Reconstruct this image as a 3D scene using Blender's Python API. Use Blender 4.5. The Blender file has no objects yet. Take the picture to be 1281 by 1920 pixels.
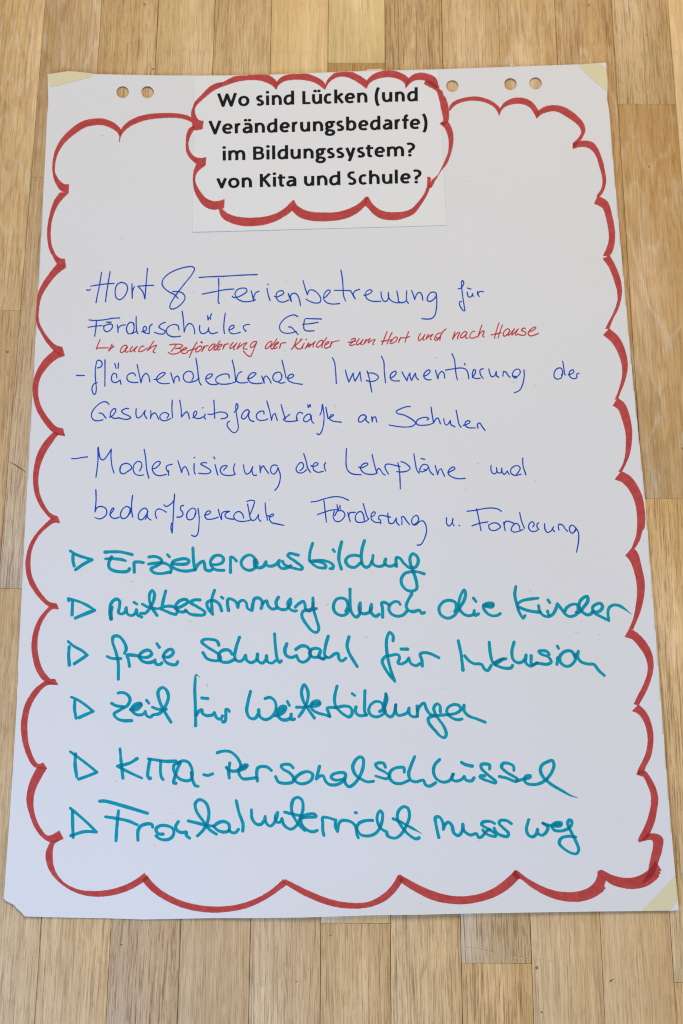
import bpy, math, random
import numpy as np
from mathutils import Matrix, Vector

random.seed(4)
rng = np.random.RandomState(11)
scene = bpy.context.scene
COL = scene.collection

# ------------------------------------------------------------------ camera
F_PX, CX, CY, CAM_H = 2349.0, 640.5, 960.0, 1.32
R = np.array([[0.99999059, 0.00433731, 0.0],
              [0.00417339, -0.96219939, 0.27231402],
              [0.00118111, -0.27231146, -0.96220844]])
cam = bpy.data.cameras.new('camera')
cam.sensor_fit = 'VERTICAL'
cam.sensor_height = 36.0
cam.sensor_width = 24.0
cam.lens = F_PX / 1920.0 * 36.0
cam.clip_start = 0.05
cam.clip_end = 50.0
cam.dof.use_dof = True
cam.dof.focus_distance = 1.30
cam.dof.aperture_fstop = 7.1
cam_ob = bpy.data.objects.new('camera', cam)
right, up, back = R @ np.array([1, 0, 0.]), R @ np.array([0, -1., 0]), R @ np.array([0, 0, -1.])
M4 = Matrix.Identity(4)
for i in range(3):
    M4[i][0], M4[i][1], M4[i][2] = right[i], up[i], back[i]
M4[2][3] = CAM_H
cam_ob.matrix_world = M4
COL.objects.link(cam_ob)
scene.camera = cam_ob

# ------------------------------------------------------------------ light
world = bpy.data.worlds.new('World')
scene.world = world
world.use_nodes = True
bg = world.node_tree.nodes['Background']
bg.inputs[0].default_value = (1.0, 0.91, 0.652, 1)
bg.inputs[1].default_value = 0.348


def area(name, loc, target, size, size_y, power, color):
    l = bpy.data.lights.new(name, 'AREA')
    l.shape = 'RECTANGLE'
    l.size, l.size_y, l.energy, l.color = size, size_y, power, color
    o = bpy.data.objects.new(name, l)
    o.location = loc
    o.rotation_euler = (Vector(target) - Vector(loc)).to_track_quat('-Z', 'Y').to_euler()
    COL.objects.link(o)
    return o


area('window_light', (-1.0, -1.4, 1.25), (-0.2, 0.0, 0), 1.0, 1.0, 42.0, (0.30, 0.52, 1.0))
area('ceiling_light', (0.35, 1.6, 2.3), (0.1, 0.5, 0), 1.2, 1.2, 30.0, (1.0, 0.92, 0.82))

scene.view_settings.view_transform = 'Standard'
scene.view_settings.look = 'None'
scene.view_settings.exposure = 0.0
scene.view_settings.gamma = 1.0
scene.render.engine = 'CYCLES'
scene.cycles.filter_width = 1.05


# ------------------------------------------------------------------ helpers
def paper_height(X, Y):
    """height of the sheet above the floor, in metres: soft waves, creases, a lifted lower edge"""
    z = 0.0022 + 0.0006 * np.sin(7.3 * X + 2.1 * Y + 0.6) + 0.00055 * np.sin(15.0 * X - 5.0 * Y + 1.0) \
        + 0.00028 * np.sin(11.0 * Y + 3.0 * X + 2.2) + 0.00024 * np.sin(31 * X + 9 * Y) + 0.00010 * np.sin(23 * Y - 40 * X + 1.1)
    # lower edge curls up a little
    e = np.clip((0.045 - (Y + 0.0475)) / 0.045, 0, 1.5)
    z = z + 0.0044 * e ** 2 * (0.55 + 0.45 * np.sin(9.5 * X + 0.6))
    # right edge
    e = np.clip((X - 0.285) / 0.05, 0, 1.3)
    z = z + 0.0024 * e ** 2 * (0.6 + 0.4 * np.sin(8 * Y))
    # perforation line under the punched holes
    d = Y - (0.868 + 0.0182 * X)
    z = z + 0.00022 * np.exp(-(d / 0.0016) ** 2)
    # upper strip bends up slightly above it
    z = z + 0.0030 * np.clip((d - 0.005) / 0.06, 0, 1) ** 2 * (0.5 + 0.5 * np.sin(13 * X + 0.4))
    # corner crease on the upper left
    a = (X + 0.262) * 0.50 + (Y - 0.868) * 0.86
    w = np.exp(-((X + 0.300) / 0.045) ** 2) * np.exp(-((Y - 0.880) / 0.05) ** 2)
    z = z + 0.0004 * w * np.exp(-(a / 0.003) ** 2)
    return z


def ray(px, py):
    px, py = np.asarray(px, float), np.asarray(py, float)
    c = np.stack([(px - CX) / F_PX, (py - CY) / F_PX, np.ones_like(px)], -1)
    return c @ R.T


def on_floor(px, py):
    d = ray(px, py)
    t = -CAM_H / d[..., 2]
    return d[..., 0] * t, d[..., 1] * t


def on_sheet(px, py, off=0.0):
    """where a traced point of the drawing lies on the paper"""
    d = ray(px, py)
    z = np.zeros(d.shape[:-1])
    for _ in range(3):
        t = (z - CAM_H) / d[..., 2]
        X, Y = d[..., 0] * t, d[..., 1] * t
        z = paper_height(X, Y) + off
    return np.stack([X, Y, z], -1)


def tag(o, label=None, cat=None, group=None, kind=None):
    if label: o['label'] = label
    if cat: o['category'] = cat
    if group: o['group'] = group
    if kind: o['kind'] = kind
    return o


def mesh_from(name, V, faces, mat, parent=None, attrs=None, smooth=False):
    """faces: list of (n,k) index arrays"""
    me = bpy.data.meshes.new(name)
    nl = sum(f.size for f in faces)
    npoly = sum(len(f) for f in faces)
    me.vertices.add(len(V))
    me.vertices.foreach_set('co', np.asarray(V, np.float32).ravel())
    me.loops.add(nl)
    me.loops.foreach_set('vertex_index', np.concatenate([f.ravel() for f in faces]).astype(np.int32))
    me.polygons.add(npoly)
    starts, s = [], 0
    for f in faces:
        k = f.shape[1]
        starts.append(s + np.arange(len(f)) * k)
        s += f.size
    me.polygons.foreach_set('loop_start', np.concatenate(starts).astype(np.int32))
    me.update(calc_edges=True)
    if smooth:
        me.polygons.foreach_set('use_smooth', np.ones(npoly, bool))
    for k, v in (attrs or {}).items():
        a = me.attributes.new(k, 'FLOAT', 'POINT')
        a.data.foreach_set('value', np.asarray(v, np.float32))
    me.materials.append(mat)
    o = bpy.data.objects.new(name, me)
    COL.objects.link(o)
    if parent: o.parent = parent
    return o


def contour(xs, ys, Fv):
    """cells of the grid where Fv < 0, cut along its zero line. Returns points (px), faces, node ids"""
    ny, nx = Fv.shape
    ins = Fv < 0
    P = [np.stack(np.meshgrid(xs, ys), -1).reshape(-1, 2)]
    nid = np.arange(ny * nx).reshape(ny, nx)
    n0 = ny * nx
    # edge crossings
    hc = ins[:, :-1] != ins[:, 1:]
    t = Fv[:, :-1] / np.where(hc, Fv[:, :-1] - Fv[:, 1:], 1)
    j, i = np.nonzero(hc)
    hid = np.full(hc.shape, -1); hid[j, i] = n0 + np.arange(len(j))
    P.append(np.stack([xs[i] + t[j, i] * (xs[i + 1] - xs[i]), ys[j]], -1))
    hsrc = np.where(ins[j, i], nid[j, i], nid[j, i + 1])
    n1 = n0 + len(j)
    vc = ins[:-1] != ins[1:]
    t = Fv[:-1] / np.where(vc, Fv[:-1] - Fv[1:], 1)
    j, i = np.nonzero(vc)
    vid = np.full(vc.shape, -1); vid[j, i] = n1 + np.arange(len(j))
    P.append(np.stack([xs[i], ys[j] + t[j, i] * (ys[j + 1] - ys[j])], -1))
    vsrc = np.where(ins[j, i], nid[j, i], nid[j + 1, i])
    P = np.concatenate(P)
    src = np.concatenate([np.arange(n0), hsrc, vsrc])
    code = ins[:-1, :-1] * 1 + ins[:-1, 1:] * 2 + ins[1:, 1:] * 4 + ins[1:, :-1] * 8
    c = [nid[:-1, :-1], nid[:-1, 1:], nid[1:, 1:], nid[1:, :-1]]
    e = [hid[:-1], vid[:, 1:], hid[1:], vid[:, :-1]]
    faces = {}
    for k in range(1, 16):
        m = code == k
        if not m.any(): continue
        cols = []
        b = [(k >> q) & 1 for q in range(4)]
        for q in range(4):
            if b[q]: cols.append(c[q][m])
            if b[q] != b[(q + 1) % 4]: cols.append(e[q][m])
        f = np.stack(cols, -1)
        faces.setdefault(f.shape[1], []).append(f)
    faces = [np.concatenate(v) for v in faces.values()]
    used = np.unique(np.concatenate([f.ravel() for f in faces]))
    rm = np.full(len(P), -1); rm[used] = np.arange(len(used))
    # picture y runs down, so turn the faces over to look up
    return P[used], [rm[f][:, ::-1] for f in faces], src[used]


def spline(pts, step=1.2):
    """Catmull-Rom through pts; a repeated point makes a corner"""
    runs, cur = [], [pts[0]]
    for p in pts[1:]:
        if np.allclose(p[:2], cur[-1][:2]):
            if len(cur) > 1: runs.append(cur)
            cur = [p]
        else:
            cur.append(p)
    runs.append(cur)
    out = []
    for r in runs:
        r = np.array(r, float)
        if len(r) == 1:
            out.append(r); continue
        q = np.vstack([2 * r[0] - r[1], r, 2 * r[-1] - r[-2]])
        for a in range(len(r) - 1):
            p0, p1, p2, p3 = q[a], q[a + 1], q[a + 2], q[a + 3]
            d = lambda u, v: max(np.linalg.norm(u[:2] - v[:2]), 1e-6) ** 0.5
            t0 = 0; t1 = d(p0, p1); t2 = t1 + d(p1, p2); t3 = t2 + d(p2, p3)
            n = max(2, int(np.linalg.norm(p2[:2] - p1[:2]) / step) + 1)
            t = np.linspace(t1, t2, n, endpoint=False)[:, None]
            A1 = (t1 - t) / (t1 - t0) * p0 + (t - t0) / (t1 - t0) * p1
            A2 = (t2 - t) / (t2 - t1) * p1 + (t - t1) / (t2 - t1) * p2
            A3 = (t3 - t) / (t3 - t2) * p2 + (t - t2) / (t3 - t2) * p3
            B1 = (t2 - t) / (t2 - t0) * A1 + (t - t0) / (t2 - t0) * A2
            B2 = (t3 - t) / (t3 - t1) * A2 + (t - t1) / (t3 - t1) * A3
            out.append((t2 - t) / (t2 - t1) * B1 + (t - t1) / (t2 - t1) * B2)
        out.append(r[-1:])
    return np.concatenate(out)


def smooth_noise(shape, cell, seed):
    r = np.random.RandomState(seed)
    gy, gx = int(shape[0] / cell) + 3, int(shape[1] / cell) + 3
    g = r.uniform(-1, 1, (gy, gx))
    y = np.arange(shape[0]) / cell; x = np.arange(shape[1]) / cell
    iy, ix = y.astype(int), x.astype(int)
    fy, fx = (y - iy)[:, None], (x - ix)[None]
    fy, fx = fy * fy * (3 - 2 * fy), fx * fx * (3 - 2 * fx)
    a = g[np.ix_(iy, ix)]; b = g[np.ix_(iy, ix + 1)]; c = g[np.ix_(iy + 1, ix)]; d = g[np.ix_(iy + 1, ix + 1)]
    return (a * (1 - fx) + b * fx) * (1 - fy) + (c * (1 - fx) + d * fx) * fy


class Ink:
    """signed distance of pen strokes on a fine grid over the drawing, and how often the pen passed"""
    def __init__(self, box, h):
        self.xs = np.arange(box[0], box[2], h); self.ys = np.arange(box[1], box[3], h); self.h = h
        s = (len(self.ys), len(self.xs))
        self.F = np.full(s, 9.0); self.N = np.zeros(s); self.last = np.full(s, -1e9); self.arc = 0.0

    def stroke(self, pts, rad, butt=False, count=True):
        """pts (n,2) dense, rad (n,)"""
        xs, ys, h = self.xs, self.ys, self.h
        self.arc += 1000
        if len(pts) == 1:
            pts = np.vstack([pts, pts + 0.01]); rad = np.array([rad[0]] * 2)
        tot = np.concatenate([[0], np.cumsum(np.linalg.norm(np.diff(pts, axis=0), axis=1))])
        for k in range(len(pts) - 1):
            (ax, ay), (bx, by) = pts[k], pts[k + 1]
            r0, r1 = rad[k], rad[k + 1]
            m = max(r0, r1) + 2.5 * h
            i0 = max(0, int((min(ax, bx) - m - xs[0]) / h)); i1 = min(len(xs), int((max(ax, bx) + m - xs[0]) / h) + 2)
            j0 = max(0, int((min(ay, by) - m - ys[0]) / h)); j1 = min(len(ys), int((max(ay, by) + m - ys[0]) / h) + 2)
            if i1 <= i0 or j1 <= j0: continue
            X = xs[i0:i1][None]; Y = ys[j0:j1][:, None]
            dx, dy = bx - ax, by - ay
            L2 = dx * dx + dy * dy + 1e-12
            t = ((X - ax) * dx + (Y - ay) * dy) / L2
            tc = np.clip(t, 0, 1)
            dist = np.sqrt((X - ax - tc * dx) ** 2 + (Y - ay - tc * dy) ** 2) - (r0 + tc * (r1 - r0))
            if butt:
                L = L2 ** 0.5
                if tot[k] < r0 * 1.05: dist = np.maximum(dist, -(t * L + tot[k]))
                if tot[-1] - tot[k + 1] < r1 * 1.05: dist = np.maximum(dist, (t - 1) * L - (tot[-1] - tot[k + 1]))
            sl = (slice(j0, j1), slice(i0, i1))
            self.F[sl] = np.minimum(self.F[sl], dist)
            if count:
                inn = dist < -0.1
                s = self.arc + tot[k]
                new = inn & (s - self.last[sl] > 3.2 * max(r0, r1))
                self.N[sl] += new
                self.last[sl] = np.where(inn, s, self.last[sl])

    def fill(self, poly):
        """add a closed outline (n,2)"""
        xs, ys, h = self.xs, self.ys, self.h
        lo, hi = poly.min(0) - 3, poly.max(0) + 3
        i0 = max(0, int((lo[0] - xs[0]) / h)); i1 = min(len(xs), int((hi[0] - xs[0]) / h) + 2)
        j0 = max(0, int((lo[1] - ys[0]) / h)); j1 = min(len(ys), int((hi[1] - ys[0]) / h) + 2)
        X = xs[i0:i1][None]; Y = ys[j0:j1][:, None]
        sl = (slice(j0, j1), slice(i0, i1))
        d = poly_sdf(poly, X, Y)
        self.F[sl] = np.minimum(self.F[sl], d)
        self.N[sl] += d < 0

    def build(self, name, mat, parent, off, rough=0.12, seed=1, clip=None, yscale=1.0, grow=0.0):
        Fv = self.F - grow + rough * smooth_noise(self.F.shape, 1.6 / self.h, seed) + 0.6 * rough * smooth_noise(self.F.shape, 5.0 / self.h, seed + 5)
        if clip is not None:
            Fv = np.maximum(Fv, clip)
        if not (Fv < 0).any(): return None
        N = self.N
        for _ in range(2):   # soften where one pass meets the next
            p = np.pad(N, 1, mode='edge')
            N = (p[:-2, 1:-1] + p[2:, 1:-1] + p[1:-1, :-2] + p[1:-1, 2:] + 2 * p[1:-1, 1:-1]) / 6
        P, faces, src = contour(self.xs, self.ys, Fv)
        V = on_sheet(P[:, 0], P[:, 1] / yscale, off)
        if parent.name == 'title_sheet': V[:, 2] += title_lift(P[:, 1] / yscale)
        edge = np.clip(-self.F.ravel()[src], 0, 4)
        return mesh_from(name, V, faces, mat, parent, {'passes': N.ravel()[src], 'depth': edge})


def poly_sdf(poly, X, Y):
    d2 = np.full(np.broadcast(X, Y).shape, 1e9); inside = np.zeros(d2.shape, bool)
    n = len(poly)
    for k in range(n):
        ax, ay = poly[k]; bx, by = poly[(k + 1) % n]
        dx, dy = bx - ax, by - ay
        t = np.clip(((X - ax) * dx + (Y - ay) * dy) / (dx * dx + dy * dy + 1e-12), 0, 1)
        d2 = np.minimum(d2, (X - ax - t * dx) ** 2 + (Y - ay - t * dy) ** 2)
        if ay != by:
            c = (ay > Y) != (by > Y)
            inside ^= c & (X < dx * (Y - ay) / dy + ax)
    d = np.sqrt(d2)
    return np.where(inside, -d, d)


# ------------------------------------------------------------------ materials
def new_mat(name):
    m = bpy.data.materials.new(name)
    m.use_nodes = True
    nt = m.node_tree
    return m, nt, nt.nodes['Principled BSDF']


def N(nt, typ, **kw):
    n = nt.nodes.new(typ)
    for k, v in kw.items():
        if k in n.inputs.keys() if isinstance(k, str) else False:
            n.inputs[k].default_value = v
        else:
            setattr(n, k, v)
    return n


def math_node(nt, op, a, b=None, c=None, clamp=False):
    n = nt.nodes.new('ShaderNodeMath'); n.operation = op; n.use_clamp = clamp
    for i, v in enumerate((a, b, c)):
        if v is None: continue
        if hasattr(v, 'is_linked'): nt.links.new(v, n.inputs[i])
        else: n.inputs[i].default_value = v
    return n.outputs[0]


def map_range(nt, v, a, b, c, d):
    n = nt.nodes.new('ShaderNodeMapRange'); n.clamp = True
    nt.links.new(v, n.inputs[0])
    for i, q in enumerate((a, b, c, d)): n.inputs[1 + i].default_value = q
    return n.outputs[0]


def mix_col(nt, fac, a, b, mode='MIX'):
    n = nt.nodes.new('ShaderNodeMix'); n.data_type = 'RGBA'; n.blend_type = mode
    for i, v in ((0, fac), (6, a), (7, b)):
        if hasattr(v, 'is_linked'): nt.links.new(v, n.inputs[i])
        else: n.inputs[i].default_value = v if i == 0 else (*v, 1)
    return n.outputs[2]


def noise(nt, vec, scale, detail=3.0, rough=0.55, dims='3D'):
    n = nt.nodes.new('ShaderNodeTexNoise'); n.noise_dimensions = dims
    n.inputs['Scale'].default_value = scale; n.inputs['Detail'].default_value = detail; n.inputs['Roughness'].default_value = rough
    if vec is not None: nt.links.new(vec, n.inputs['Vector'])
    return n.outputs[0]


def scaled(nt, vec, s, off=None):
    n = nt.nodes.new('ShaderNodeVectorMath'); n.operation = 'MULTIPLY'
    nt.links.new(vec, n.inputs[0]); n.inputs[1].default_value = s
    o = n.outputs[0]
    if off is not None:
        a = nt.nodes.new('ShaderNodeVectorMath'); a.operation = 'ADD'
        nt.links.new(o, a.inputs[0]); nt.links.new(off, a.inputs[1]); o = a.outputs[0]
    return o


def srgb(r, g, b, k=1.0):
    f = lambda c: (c / 255 / 12.92 if c / 255 <= 0.04045 else ((c / 255 + 0.055) / 1.055) ** 2.4) * k
    return (f(r), f(g), f(b))


def ink_material(name, light, mid, dark, fibre=0.10, rough=0.6, spec=0.12):
    m, nt, bs = new_mat(name)
    at = nt.nodes.new('ShaderNodeAttribute'); at.attribute_name = 'passes'
    dp = nt.nodes.new('ShaderNodeAttribute'); dp.attribute_name = 'depth'
    co = nt.nodes.new('ShaderNodeTexCoord').outputs['Object']
    n1 = noise(nt, co, 900.0, 3.0, 0.6)
    n2 = noise(nt, co, 160.0, 2.0)
    dens = math_node(nt, 'ADD', at.outputs['Fac'], math_node(nt, 'MULTIPLY', math_node(nt, 'SUBTRACT', n2, 0.5), 1.1))
    dens = math_node(nt, 'ADD', dens, math_node(nt, 'MULTIPLY', math_node(nt, 'SUBTRACT', n1, 0.5), fibre * 6))
    c = mix_col(nt, map_range(nt, dens, 0.25, 1.0, 0, 1), light, mid)
    c = mix_col(nt, map_range(nt, dens, 0.95, 1.9, 0, 1), c, dark)
    nt.links.new(c, bs.inputs['Base Color'])
    bs.inputs['Roughness'].default_value = rough
    bs.inputs['Specular IOR Level'].default_value = spec
    return m


RED = ink_material('red_marker_ink', (0.60, 0.115, 0.115), (0.52, 0.066, 0.062), (0.33, 0.026, 0.028))
RED_PEN = ink_material('red_fineliner_ink', (0.66, 0.14, 0.14), (0.57, 0.065, 0.065), (0.42, 0.036, 0.04))
TEAL = ink_material('teal_marker_ink', (0.004, 0.38, 0.51), (0.000, 0.335, 0.44), (0.000, 0.19, 0.30))
BLUE = ink_material('blue_pen_ink', (0.020, 0.15, 0.68), (0.006, 0.083, 0.51), (0.008, 0.040, 0.35))
BLACK = ink_material('black_printer_toner', (0.014, 0.014, 0.015), (0.010, 0.010, 0.011), (0.008, 0.008, 0.009), rough=0.7, spec=0.1)


def paper_material(name, base, bump=0.10):
    m, nt, bs = new_mat(name)
    co = nt.nodes.new('ShaderNodeTexCoord').outputs['Object']
    cl = noise(nt, co, 420.0, 4.0, 0.7)
    big = noise(nt, co, 9.0, 3.0)
    c = mix_col(nt, map_range(nt, cl, 0.3, 0.7, 0, 1), tuple(v * 0.965 for v in base), base)
    c = mix_col(nt, map_range(nt, big, 0.3, 0.7, 0, 0.5), c, (base[0] * 0.975, base[1] * 0.97, base[2] * 0.965))
    nt.links.new(c, bs.inputs['Base Color'])
    bs.inputs['Roughness'].default_value = 0.85
    bs.inputs['Specular IOR Level'].default_value = 0.2
    b = nt.nodes.new('ShaderNodeBump'); b.inputs['Strength'].default_value = bump; b.inputs['Distance'].default_value = 0.0004
    nt.links.new(noise(nt, co, 700.0, 5.0, 0.7), b.inputs['Height'])
    nt.links.new(b.outputs[0], bs.inputs['Normal'])
    return m


PAPER = paper_material('white_flip_chart_paper', (0.795, 0.785, 0.795))
CARD = paper_material('white_printer_paper', (0.832, 0.826, 0.83), 0.06)


def tape_material():
    m, nt, bs = new_mat('yellow_masking_tape')
    co = nt.nodes.new('ShaderNodeTexCoord').outputs['Object']
    v = noise(nt, scaled(nt, co, (220, 900, 200)), 1.0, 4.0, 0.65)
    c = mix_col(nt, map_range(nt, v, 0.3, 0.7, 0, 1), (0.74, 0.65, 0.39), (0.80, 0.725, 0.47))
    nt.links.new(c, bs.inputs['Base Color'])
    bs.inputs['Roughness'].default_value = 0.6
    bs.inputs['Specular IOR Level'].default_value = 0.3
    b = nt.nodes.new('ShaderNodeBump'); b.inputs['Strength'].default_value = 0.3; b.inputs['Distance'].default_value = 0.0003
    nt.links.new(v, b.inputs['Height']); nt.links.new(b.outputs[0], bs.inputs['Normal'])
    return m


TAPE = tape_material()


def wood_material():
    m, nt, bs = new_mat('oiled_oak_parquet')
    L = nt.links
    co = nt.nodes.new('ShaderNodeTexCoord').outputs['Object']
    tint = nt.nodes.new('ShaderNodeAttribute'); tint.attribute_name = 'tint'
    rnd = nt.nodes.new('ShaderNodeAttribute'); rnd.attribute_name = 'shift'
    par = nt.nodes.new('ShaderNodeAttribute'); par.attribute_name = 'grain'    # r pores, g figure, b tilt
    sp = nt.nodes.new('ShaderNodeSeparateXYZ'); L.new(co, sp.inputs[0])
    pr = nt.nodes.new('ShaderNodeSeparateXYZ'); L.new(par.outputs['Vector'], pr.inputs[0])
    # each board gets its own piece of the pattern and a slight run-out of the grain
    cb = nt.nodes.new('ShaderNodeCombineXYZ')
    wob = noise(nt, scaled(nt, co, (9.0, 2.2, 1.0), rnd.outputs['Vector']), 1.0, 2.0)
    x = math_node(nt, 'ADD', sp.outputs[0], math_node(nt, 'MULTIPLY', sp.outputs[1], pr.outputs[2]))
    x = math_node(nt, 'ADD', x, math_node(nt, 'MULTIPLY', math_node(nt, 'SUBTRACT', wob, 0.5), 0.004))
    L.new(x, cb.inputs[0]); L.new(sp.outputs[1], cb.inputs[1])
    v = cb.outputs[0]
    off = rnd.outputs['Vector']
    pores = noise(nt, scaled(nt, v, (620, 15, 1), off), 1.0, 3.0, 0.6)
    pores2 = noise(nt, scaled(nt, v, (950, 45, 1), off), 1.0, 2.0, 0.6)
    lines = noise(nt, scaled(nt, v, (460, 9.0, 1), off), 1.0, 3.0, 0.6)
    bands = noise(nt, scaled(nt, v, (95, 3.0, 1), off), 1.0, 3.0, 0.5)
    fleck = noise(nt, scaled(nt, v, (560, 34, 1), off), 1.0, 3.0, 0.6)
    blot = noise(nt, scaled(nt, v, (22, 11, 1), off), 1.0, 4.0, 0.6)
    # cathedral figure: distance from an arch axis, distorted
    fig_n = noise(nt, scaled(nt, v, (26, 5, 1), off), 1.0, 3.0, 0.5)
    fig = math_node(nt, 'SINE', math_node(nt, 'MULTIPLY', fig_n, 48.0))
    fig = map_range(nt, fig, -1, 1, 0, 1)
    fig = math_node(nt, 'POWER', fig, 3.0)
    base = tint.outputs['Color']
    hair = noise(nt, scaled(nt, v, (820, 16.0, 1), off), 1.0, 4.0, 0.75)
    c = mix_col(nt, map_range(nt, bands, 0.30, 0.70, 0, 0.6), base, (0.80, 0.77, 0.72), 'MULTIPLY')
    c = mix_col(nt, map_range(nt, lines, 0.43, 0.60, 0, 0.58), c, (0.80, 0.745, 0.68), 'MULTIPLY')
    c = mix_col(nt, map_range(nt, hair, 0.42, 0.60, 0, 0.62), c, (0.77, 0.71, 0.645), 'MULTIPLY')
    f = math_node(nt, 'MULTIPLY', fig, pr.outputs[1])
    c = mix_col(nt, f, c, (0.84, 0.75, 0.64), 'MULTIPLY')
    # pale rays that swirl through flat-sawn boards
    ray_n = noise(nt, scaled(nt, v, (17, 5, 1), off), 1.0, 2.5, 0.5)
    rays = math_node(nt, 'POWER', map_range(nt, math_node(nt, 'SINE', math_node(nt, 'MULTIPLY', ray_n, 44.0)), -1, 1, 0, 1), 7.0)
    rays = math_node(nt, 'MULTIPLY', math_node(nt, 'MULTIPLY', rays, map_range(nt, fleck, 0.40, 0.55, 0.2, 1)), map_range(nt, pr.outputs[1], 0.3, 0.75, 0, 0.5))
    c = mix_col(nt, rays, c, (0.78, 0.63, 0.42))
    f = math_node(nt, 'MULTIPLY', map_range(nt, fleck, 0.56, 0.68, 0, 0.65), map_range(nt, blot, 0.42, 0.6, 0.15, 1))
    c = mix_col(nt, f, c, (0.70, 0.55, 0.36))
    c = mix_col(nt, map_range(nt, blot, 0.35, 0.75, 0.0, 0.5), c, (0.80, 0.74, 0.68), 'MULTIPLY')
    p = math_node(nt, 'MULTIPLY', map_range(nt, pores, 0.55, 0.62, 0, 1), pr.outputs[0])
    c = mix_col(nt, p, c, (0.54, 0.45, 0.36), 'MULTIPLY')
    p2 = math_node(nt, 'MULTIPLY', map_range(nt, pores2, 0.54, 0.62, 0, 0.9), pr.outputs[0])
    c = mix_col(nt, p2, c, (0.55, 0.45, 0.34), 'MULTIPLY')
    # a few small dark marks and worn grey patches
    vo = nt.nodes.new('ShaderNodeTexVoronoi'); vo.inputs['Scale'].default_value = 22.0
    L.new(co, vo.inputs['Vector'])
    c = mix_col(nt, map_range(nt, vo.outputs['Distance'], 0.03, 0.045, 0.75, 0), c, (0.12, 0.085, 0.05))
    dirt = noise(nt, co, 60.0, 6.0, 0.72)
    c = mix_col(nt, map_range(nt, dirt, 0.56, 0.80, 0, 0.5), c, (0.30, 0.24, 0.17))
    L.new(c, bs.inputs['Base Color'])
    r = map_range(nt, bands, 0.2, 0.8, 0.36, 0.50)
    L.new(math_node(nt, 'ADD', r, math_node(nt, 'MULTIPLY', p, 0.15)), bs.inputs['Roughness'])
    bs.inputs['Specular IOR Level'].default_value = 0.55
    h = math_node(nt, 'SUBTRACT', math_node(nt, 'MULTIPLY', lines, 0.3), math_node(nt, 'ADD', p, math_node(nt, 'MULTIPLY', p2, 0.5)))
    b = nt.nodes.new('ShaderNodeBump'); b.inputs['Strength'].default_value = 0.10; b.inputs['Distance'].default_value = 0.0003
    L.new(h, b.inputs['Height']); L.new(b.outputs[0], bs.inputs['Normal'])
    return m


WOOD = wood_material()
m, nt, bs = new_mat('dark_floor_joint')
bs.inputs['Base Color'].default_value = (0.06, 0.04, 0.025, 1); bs.inputs['Roughness'].default_value = 0.9
JOINT = m

# ------------------------------------------------------------------ floor
S0 = -0.29470704 * CAM_H / 1.3
SW = 0.06898625 * CAM_H / 1.3


def seam(i): return S0 + SW * i


def fy(px, py): return float(on_floor(px, py)[1])


T = lambda r, g, b: (r, g, b)
# strip index: list of joints (world Y, far to near) and the tone of each board between them (sRGB oiled oak, near and lower-left boards greyed to paint in cool light)
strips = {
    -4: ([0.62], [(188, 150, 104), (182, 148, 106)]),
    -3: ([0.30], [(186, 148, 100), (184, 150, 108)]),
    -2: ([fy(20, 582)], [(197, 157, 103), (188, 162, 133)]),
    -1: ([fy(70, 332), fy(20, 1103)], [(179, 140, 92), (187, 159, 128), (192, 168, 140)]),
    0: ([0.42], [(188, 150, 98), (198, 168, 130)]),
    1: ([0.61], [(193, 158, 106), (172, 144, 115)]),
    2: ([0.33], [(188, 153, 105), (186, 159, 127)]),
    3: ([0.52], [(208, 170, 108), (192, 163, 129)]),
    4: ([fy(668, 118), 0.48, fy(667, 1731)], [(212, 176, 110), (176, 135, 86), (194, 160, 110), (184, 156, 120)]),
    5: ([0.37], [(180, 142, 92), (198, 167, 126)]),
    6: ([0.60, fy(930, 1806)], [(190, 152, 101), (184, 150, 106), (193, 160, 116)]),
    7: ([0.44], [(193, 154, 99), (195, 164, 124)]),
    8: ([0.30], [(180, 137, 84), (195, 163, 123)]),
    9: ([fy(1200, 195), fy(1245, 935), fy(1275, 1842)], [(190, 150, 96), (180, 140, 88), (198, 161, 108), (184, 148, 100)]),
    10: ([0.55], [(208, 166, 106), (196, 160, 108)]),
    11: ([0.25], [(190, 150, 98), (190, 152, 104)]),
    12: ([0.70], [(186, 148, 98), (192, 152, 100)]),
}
FAR, NEAR = 1.62, -0.78
V, Fq, tints, shifts, grains = [], [], [], [], []
GAP, BEV = 0.00022, 0.0005
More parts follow.
